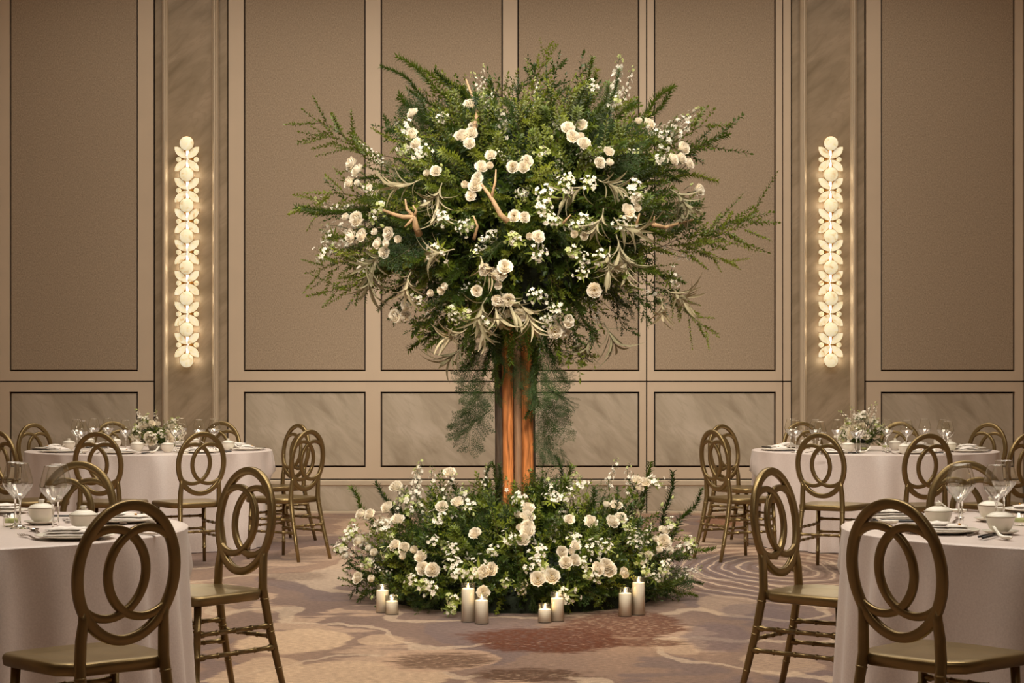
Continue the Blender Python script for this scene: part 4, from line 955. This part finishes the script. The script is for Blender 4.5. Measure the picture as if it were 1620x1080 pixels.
wood([[(1030, 356, 0), (1050, 362, .02), (1070, 356, .03), (1094, 350, .04)], [(1032, 360, 0), (1033, 345, .03)]], [.018, .012])
wood([[(750, 210, 0), (755, 185, .02), (754, 165, .02), (745, 150, .03), (738, 130, .02)], [(754, 165, .02), (762, 150, .03)]], [.018, .010])
wood([[(1005, 358, 0), (1010, 340, .02)], [(890, 355, 0), (902, 342, .02)]], [.014, .012]); wood([[(750, 380, 0), (756, 360, .02), (750, 345, .03)]], [.014])
for kind, a, b_, dy in (('l', (780, 490), (735, 575), -.35), ('p', (790, 500), (762, 590), -.35), ('p', (800, 490), (800, 575), -.42), ('l', (770, 480), (700, 560), -.3), ('p', (830, 490), (838, 565), -.42), ('l', (850, 490), (868, 590), -.35), ('p', (860, 490), (895, 570), -.3),
                        ('l', (870, 480), (912, 555), -.3), ('p', (815, 480), (812, 560), -.45), ('l', (760, 470), (720, 545), -.45), ('b', (880, 500), (915, 600), -.3), ('p', (845, 540), (850, 640), -.2), ('p', (782, 530), (778, 610), -.2), ('l', (900, 470), (950, 545), -.35), ('l', (720, 460), (660, 540), -.35), ('l', (640, 420), (575, 470), -.1),
                        ('l', (640, 400), (545, 430), -.1), ('p', (650, 440), (600, 490), -.1), ('l', (990, 440), (1040, 505), -.2), ('p', (1010, 420), (1085, 440), -.1)):
    pr, L_, nm = {'p': (PLUME, [.6, .5, .65, .34, .38], 'plume_sprig'), 'l': (LEAFY, [.6, .55, .65, .5], 'leafy_sprig'), 'b': (BROAD, [.4, .36], 'broad_leaf_sprig')}[kind]
    pa, pb = S_(*a, dy), S_(*b_, dy); i = min(range(len(pr)), key=lambda k: abs(L_[k] - (pb - pa).length) + rc.uniform(0, .1)); spray(nm, pr[i], tree, pa, pb, L_[i])
# hanging asparagus fern around the trunk
for a, b_, dy, k in (((775, 540), (722, 580), -.25, 1), ((770, 545), (735, 625), -.2, 1), ((780, 560), (722, 610), -.15, 0), ((775, 590), (752, 672), -.2, 2), ((760, 600), (735, 715), -.2, 2), ((775, 630), (722, 690), -.2, 1), ((780, 640), (728, 712), -.15, 0), ((785, 560), (770, 640), -.3, 0), ((765, 590), (735, 640), -.2, 1),
                      ((845, 545), (908, 590), -.2, 0), ((850, 550), (895, 625), -.25, 1), ((848, 580), (890, 660), -.2, 2), ((850, 620), (893, 700), -.2, 2), ((850, 650), (880, 735), -.15, 0), ((848, 560), (862, 650), -.3, 2), ((845, 600), (856, 700), -.25, 1), ((855, 640), (900, 660), -.2, 1), ((870, 600), (888, 680), -.2, 0), ((860, 560), (905, 560), -.1, 1),
                      ((860, 690), (895, 735), -.2, 0), ((812, 555), (835, 610), -.3, 1), ((808, 600), (838, 645), -.28, 0), ((780, 530), (795, 600), -.3, 2), ((765, 545), (725, 545), -.1, 0), ((885, 700), (892, 750), -.15, 1), ((850, 590), (905, 615), -.1, 2), ((848, 690), (868, 740), -.2, 1), ((780, 600), (745, 620), -.2, 2)):
    spray('fern_frond', FERN[k], tree, S_(*a, dy), S_(*b_, dy - .03), [.5, .42, .6][k])
for a, b_ in (((790, 520), (800, 590)), ((800, 515), (785, 610)), ((845, 520), (842, 600)), ((850, 530), (846, 640)), ((838, 510), (850, 580)), ((780, 520), (765, 575))):
    spray('plume_sprig', PLUME[rc.randrange(3)], tree, S_(*a, -.15), S_(*b_, -.22), .55)

# ------------------------------------------------------------------ flower mound round the foot
mound = link('flower_mound', None, None, (.05, YT, 0)); MC = Vector((.05, YT, .02))
tag(mound, 'low wide mound of greenery and white flowers spread on the carpet around the trunk foot', 'floral display')
rm = random.Random(77)
def mound_r(v):
    h = math.hypot(v.x, v.y); return 1 / math.sqrt((h / 1.03) ** 2 + (max(v.z, 0) / .66) ** 2)
def mdir(rd, front=.66):
    while True:
        v = Vector((rd.gauss(0, 1), rd.gauss(0, 1), abs(rd.gauss(0, .75))))
        if v.length < .2: continue
        v.normalize()
        if v.y > 0 and rd.random() < front: v.y = -v.y
        return v
mb = MB()
for i in range(8000):
    v = mdir(rm, .5); p = v * mound_r(v) * rm.uniform(.35, .82); p.z += .015; d = (v + Vector((rm.gauss(0, .5), rm.gauss(0, .5), rm.gauss(0, .5) + .2))).normalized()
    if math.hypot(p.x + .02, p.y) < .17: continue
    if p.z < .07: d.z = abs(d.z)
    blade(mb, p, d, Vector((rm.gauss(0, 1), rm.gauss(0, 1), 1)), rm.uniform(.04, .075), rm.uniform(.018, .03), 0)
tag(link('inner_foliage', mb.mesh('inner_foliage', M['leaf_dark']), mound, (0, 0, .0)), kind='stuff')
mb = MB(); lathe(mb, [(.78, .0), (.80, .08), (.72, .2), (.5, .33), (.30, .38), (.20, .40)], 32); link('foam_core', mb.mesh('foam_core', M['foam_dark']), mound)  # dark foam core added inside the mound to block see-through
def mound_sprig(name, protos, n, lo, hi, lens, rd):
    for i in range(n):
        v = mdir(rd); k_ = rd.randrange(len(protos)); L_ = lens[k_]; tipr = mound_r(v) * rd.uniform(lo, hi); k = rd.uniform(.6, .9)
        tip = MC + v * tipr; tip.z = max(tip.z, .05); base = MC + v * max(.2, tipr - L_ * k); base.z = max(base.z * .75, .06); tip.z += rd.uniform(0, .08)
        d = tip - base; plant(name, protos[k_], mound, base, d, None, max(.45, d.length / L_), rd)
mound_sprig('leafy_sprig', LEAFY, 200, .76, 1.06, [.6, .55, .65, .5], rm)
mound_sprig('plume_sprig', PLUME[3:], 120, .76, 1.06, [.34, .38], rm)
mound_sprig('broad_leaf_sprig', BROAD, 90, .78, 1.03, [.4, .36], rm)
mound_sprig('fern_frond', FERN, 50, .8, 1.03, [.5, .42, .6], rm)
mound_sprig('blossom_spike', SPIKE, 40, .84, 1.1, [.42, .36, .5], rm)
for kind, a, b_, dy in (('p', (600, 850), (556, 772), 0), ('p', (640, 840), (600, 764), -.1), ('s', (640, 830), (652, 735), 0), ('s', (650, 830), (672, 740), -.1), ('s', (690, 830), (692, 736), 0), ('s', (630, 830), (628, 770), -.2), ('s', (720, 820), (735, 760), -.2), ('s', (660, 820), (657, 725), -.1), ('s', (690, 820), (712, 745), -.2), ('b', (700, 820), (713, 752), -.2),
                     ('p', (770, 810), (766, 735), -.1), ('p', (780, 810), (800, 738), -.2), ('s', (765, 800), (772, 735), -.1), ('p', (790, 790), (785, 730), 0), ('p', (880, 810), (900, 735), -.1), ('p', (890, 820), (893, 722), 0), ('s', (870, 810), (915, 752), -.1), ('s', (900, 800), (922, 750), -.1), ('s', (960, 810), (968, 722), 0), ('s', (985, 820), (1003, 732), 0),
                     ('p', (1010, 820), (1035, 735), 0), ('b', (1000, 820), (1012, 760), -.2), ('l', (1000, 830), (1020, 755), -.1), ('p', (1040, 850), (1077, 752), 0), ('p', (1050, 860), (1116, 782), .1), ('p', (1060, 880), (1128, 866), .1), ('s', (1050, 880), (1098, 845), -.1), ('s', (1060, 900), (1110, 900), -.2), ('s', (1050, 910), (1100, 915), -.3), ('l', (1040, 900), (1070, 942), -.3),
                     ('s', (610, 870), (536, 850), 0), ('s', (610, 860), (545, 832), .1), ('s', (600, 880), (540, 868), -.1), ('l', (610, 890), (524, 882), -.1), ('l', (600, 900), (545, 935), -.2), ('l', (600, 880), (550, 910), -.2), ('b', (930, 810), (940, 762), -.2), ('b', (960, 820), (980, 765), -.2), ('l', (640, 820), (650, 770), .1), ('l', (850, 810), (840, 760), -.3), ('b', (690, 830), (680, 780), -.3)):
    pr, L_, nm = {'p': (PLUME, [.6, .5, .65, .34, .38], 'plume_sprig'), 's': (SPIKE, [.42, .36, .5], 'blossom_spike'), 'l': (LEAFY, [.6, .55, .65, .5], 'leafy_sprig'), 'b': (BROAD, [.4, .36], 'broad_leaf_sprig')}[kind]
    pa, pb = S_(*a, dy * .5), S_(*b_, dy); i = min(range(len(pr)), key=lambda k: abs(L_[k] - (pb - pa).length) + rm.uniform(0, .08)); spray(nm, pr[i], mound, pa, pb, L_[i])
def mound_pt(px, py, k=1.0):
    # nearest point of the dome surface on the ray through the pixel
    best = None
    for i in range(60):
        y = YT - 1.04 + i * .02; q = P(px, py, F / y); v = q - MC
        if (v.x / 1.03) ** 2 + (v.y / 1.03) ** 2 + (v.z / .66) ** 2 < 1: best = q; break
    if best is None: best = P(px, py, F / (YT - .1))
    v = best - MC; n = Vector((v.x / 1.06, v.y / 1.06, max(.02, v.z) / .44)).normalized(); return best, n
for px, py, n in ((829, 818, 4), (832, 838, 4), (753, 844, 1), (898, 872, 3), (903, 884, 2), (968, 800, 2), (975, 819, 2), (933, 826, 1), (900, 822, 1), (1044, 853, 3), (1050, 868, 2), (1016, 760, 2), (615, 803, 1), (625, 822, 2), (579, 850, 2), (584, 862, 2), (595, 875, 1), (637, 862, 2), (652, 868, 2), (668, 880, 1), (681, 898, 2), (766, 903, 1), (778, 900, 1), (872, 911, 1),
                  (569, 913, 1), (592, 915, 1), (712, 749, 1), (952, 893, 2), (765, 936, 1), (551, 880, 1), (583, 810, 2), (628, 771, 1), (962, 900, 1), (1024, 880, 1), (700, 802, 1), (725, 795, 1), (1010, 772, 1), (985, 905, 1), (850, 915, 1), (640, 880, 1)):
    cluster(mound, mound_pt, px, py, n, rm, 9)
for px, py in ((545, 865), (555, 850), (560, 840), (540, 860), (610, 835), (620, 845), (600, 830), (690, 855), (705, 865), (718, 870), (715, 890), (725, 905), (745, 905), (760, 900), (665, 925), (655, 918), (680, 930), (720, 950), (714, 960), (860, 890), (845, 900), (940, 865), (960, 862), (930, 905), (945, 910), (1000, 835), (1010, 850), (1000, 860), (1015, 885), (1020, 900),
               (1045, 900), (1052, 895), (1085, 855), (1095, 865), (1085, 870), (870, 790), (885, 785), (900, 775), (915, 765), (870, 770), (1035, 760), (990, 830), (1005, 825), (800, 850), (780, 870), (640, 790), (650, 810), (745, 800), (735, 775), (850, 870), (905, 850), (1060, 830), (920, 890), (615, 875), (690, 820), (820, 790), (800, 920), (895, 935), (1035, 915), (580, 890)):
    q, nm = mound_pt(px + rm.uniform(-3, 3), py + rm.uniform(-3, 3)); plant('flower_cluster', rm.choice(UMBEL), mound, q - Vector((0, .04, 0)), nm + Vector((0, -.7, .3)), None, rm.uniform(.75, 1.15), rm)
for px, py in ((626, 798), (750, 815), (905, 815), (1045, 800), (1062, 788), (588, 895), (900, 900), (975, 880), (1030, 895)):
    q, nm = mound_pt(px, py); plant('flower_bud', rm.choice(BUD), mound, q - Vector((0, .06, 0)), nm + Vector((0, -.3, .8)), None, 1, rm)

# ------------------------------------------------------------------ candles on the carpet
def candle(px, y0, y1, label, h):
    s = (y1 - 1.5 - HY) / HC; p = P(px, HY, s); root = link('candle', None, None, (p.x, p.y, 0)); tag(root, label, 'candle', 'pillar candles in glass cylinders at the mound foot')
    r = .038
    mb = MB(); lathe(mb, [(.001, 0), (r, 0), (r, h), (r - .0006, h + .001), (r - .0022, h), (r - .0022, .004), (.001, .004)], 32); link('glass_cylinder', mb.mesh('glass_cylinder', M['thin_glass']), root)
    mb = MB(); hw = h - .032; lathe(mb, [(.001, .005), (r - .004, .005), (r - .004, hw), (r - .007, hw + .002), (r - .016, hw - .004), (.001, hw - .006)], 28); link('wax', mb.mesh('candle_wax', M['wax']), root)
    mb = MB(); tube(mb, [(0, 0, hw - .006), (0, 0, hw + .004)], .0012, 5); link('wick', mb.mesh('wick', M['black']), root)
    mb = MB(); lathe(mb, [(.001, 0), (.0045, .006), (.0055, .012), (.003, .022), (.0004, .031)], 10); fo = link('flame', mb.mesh('flame', M['flame']), root, (0, 0, hw + .002))
    l = bpy.data.lights.new('candle_light', 'POINT'); l.energy = .22; l.color = (1, .68, .25); l.shadow_soft_size = .008; link('glow', l, root, (0, 0, hw + .022))
    return root
for c in ((605, 926, 970, 'taller lit candle in glass of the leftmost pair', .155), (620, 942, 973, 'short lit candle in glass of the leftmost pair', .104), (740.5, 923, 985, 'tall lit candle in glass of the second pair from the left', .210), (762, 941, 988, 'shorter lit candle in glass of the second pair from the left', .156),
          (862, 956, 986, 'short lit candle in glass of the third pair from the left', .102), (881.5, 938, 984, 'taller lit candle in glass of the third pair from the left', .155), (989, 930, 976, 'shorter lit candle in glass of the rightmost pair', .157), (1010, 913, 974, 'tall lit candle in glass of the rightmost pair', .210)): candle(*c)

# ------------------------------------------------------------------ table centrepieces
def centrepiece(x, y, seed, label, tall, wide=.21, n=1.0):
    rd = random.Random(seed); root = link('flower_centrepiece', None, None, (x, y, ZTOP)); tag(root, label, 'flower arrangement', 'table flower arrangements')
    mb = MB(); lathe(mb, [(.001, 0), (.05, 0), (.062, .03), (.066, .06), (.062, .062), (.058, .03), (.046, .005), (.001, .005)], 28); link('vase', mb.mesh('vase', M['china']), root)
    mb = MB(); lathe(mb, [(.001, .045), (.06, .05), (.09, .085), (.08, .13), (.001, .16)], 16); link('foam_core', mb.mesh('foam_core', M['foam_dark']), root)  # dark foam core added behind the blooms
    c = Vector((x, y, ZTOP + .07))
    for i in range(26): v = mdir(rd, .5); v.z = v.z * .8 - .12; plant('broad_leaf_sprig', rd.choice(BROAD), root, c + v * .03, v, None, rd.uniform(.32, .45), rd)
    for i in range(18): v = mdir(rd, .5); v.z += .35; plant('leafy_sprig', rd.choice(LEAFY), root, c, v, None, rd.uniform(.25, .36), rd)
    for i in range(int(17 * n)): v = mdir(rd, .75); q = c + Vector((v.x * wide * .78, v.y * wide * .78, v.z * .14 + .015)); plant('rose_bloom', rd.choice(ROSE), root, q, v + Vector((0, -.4, .1)), None, rd.uniform(.9, 1.15), rd)
    for i in range(int(16 * n)): v = mdir(rd, .6); q = c + Vector((v.x * wide * .95, v.y * wide * .9, v.z * .17 + .03)); plant('flower_cluster', rd.choice(UMBEL), root, q, v, None, rd.uniform(.7, .95), rd)
    for dx, h in tall: d = Vector((dx, rd.uniform(-.06, .04), h - .05)); plant('blossom_spike', rd.choice(SPIKE[:2]), root, c, d, None, d.length / .39, rd)
    return root
centrepiece(P(243, 0, 202).x, TABLES['far left'][1] - .1, 3, 'low white rose and blossom arrangement on the far left table', [(-.17, .28), (.02, .33), (.10, .22), (-.10, .22), (.16, .24), (-.05, .24)])
centrepiece(P(1367, 0, 202).x, TABLES['far right'][1] - .1, 8, 'taller airy white flower arrangement with upright stems on the far right table', [(-.16, .28), (-.06, .36), (.05, .37), (.02, .30), (.13, .26), (.10, .34), (-.02, .28), (.19, .2)], .2, .8)
centrepiece(-2.22, 7.2, 5, 'white flower arrangement on the near left table peeking in at the photo edge', [(-.1, .2), (.04, .25), (.12, .14)], .19)

# ------------------------------------------------------------------ labels of tableware, counted along the table as seen
ORD = ['leftmost', 'second from left', 'third from left', 'fourth from left', 'fifth from left', 'sixth from left', 'seventh from left', 'eighth from left', 'ninth from left', 'tenth from left', 'eleventh from left', 'twelfth from left', 'thirteenth from left', 'fourteenth from left', 'fifteenth from left', 'sixteenth from left']
DESC = {'wine_glass': ('clear stemmed wine glass', 'glass'), 'plate': ('white china plate under a napkin', 'plate'), 'napkin': ('folded white napkin with small gold pin', 'napkin'), 'saucer': ('white saucer under a lidded bowl', 'saucer'), 'lidded_bowl': ('white lidded china bowl', 'bowl'),
        'fork': ('steel fork', 'fork'), 'knife': ('steel table knife', 'knife'), 'spoon': ('steel spoon', 'spoon'), 'chopstick': ('black chopstick', 'chopstick'), 'ceramic_spoon': ('white ceramic soup spoon', 'spoon'), 'votive': ('small glass tealight holder', 'candle holder')}
by = {}
for o, k, t in items: by.setdefault((k, t), []).append(o)
for (k, t), lst in by.items():
    lst.sort(key=lambda o: (o.location.x / o.location.y)); d, c = DESC[k]
    for i, o in enumerate(lst):
        tag(o, ('%s on the %s table, %s' % (d, t, ORD[i] if len(lst) > 1 else 'the only one in view')), c, d.split(' under')[0] + 's on the ' + t + ' table')
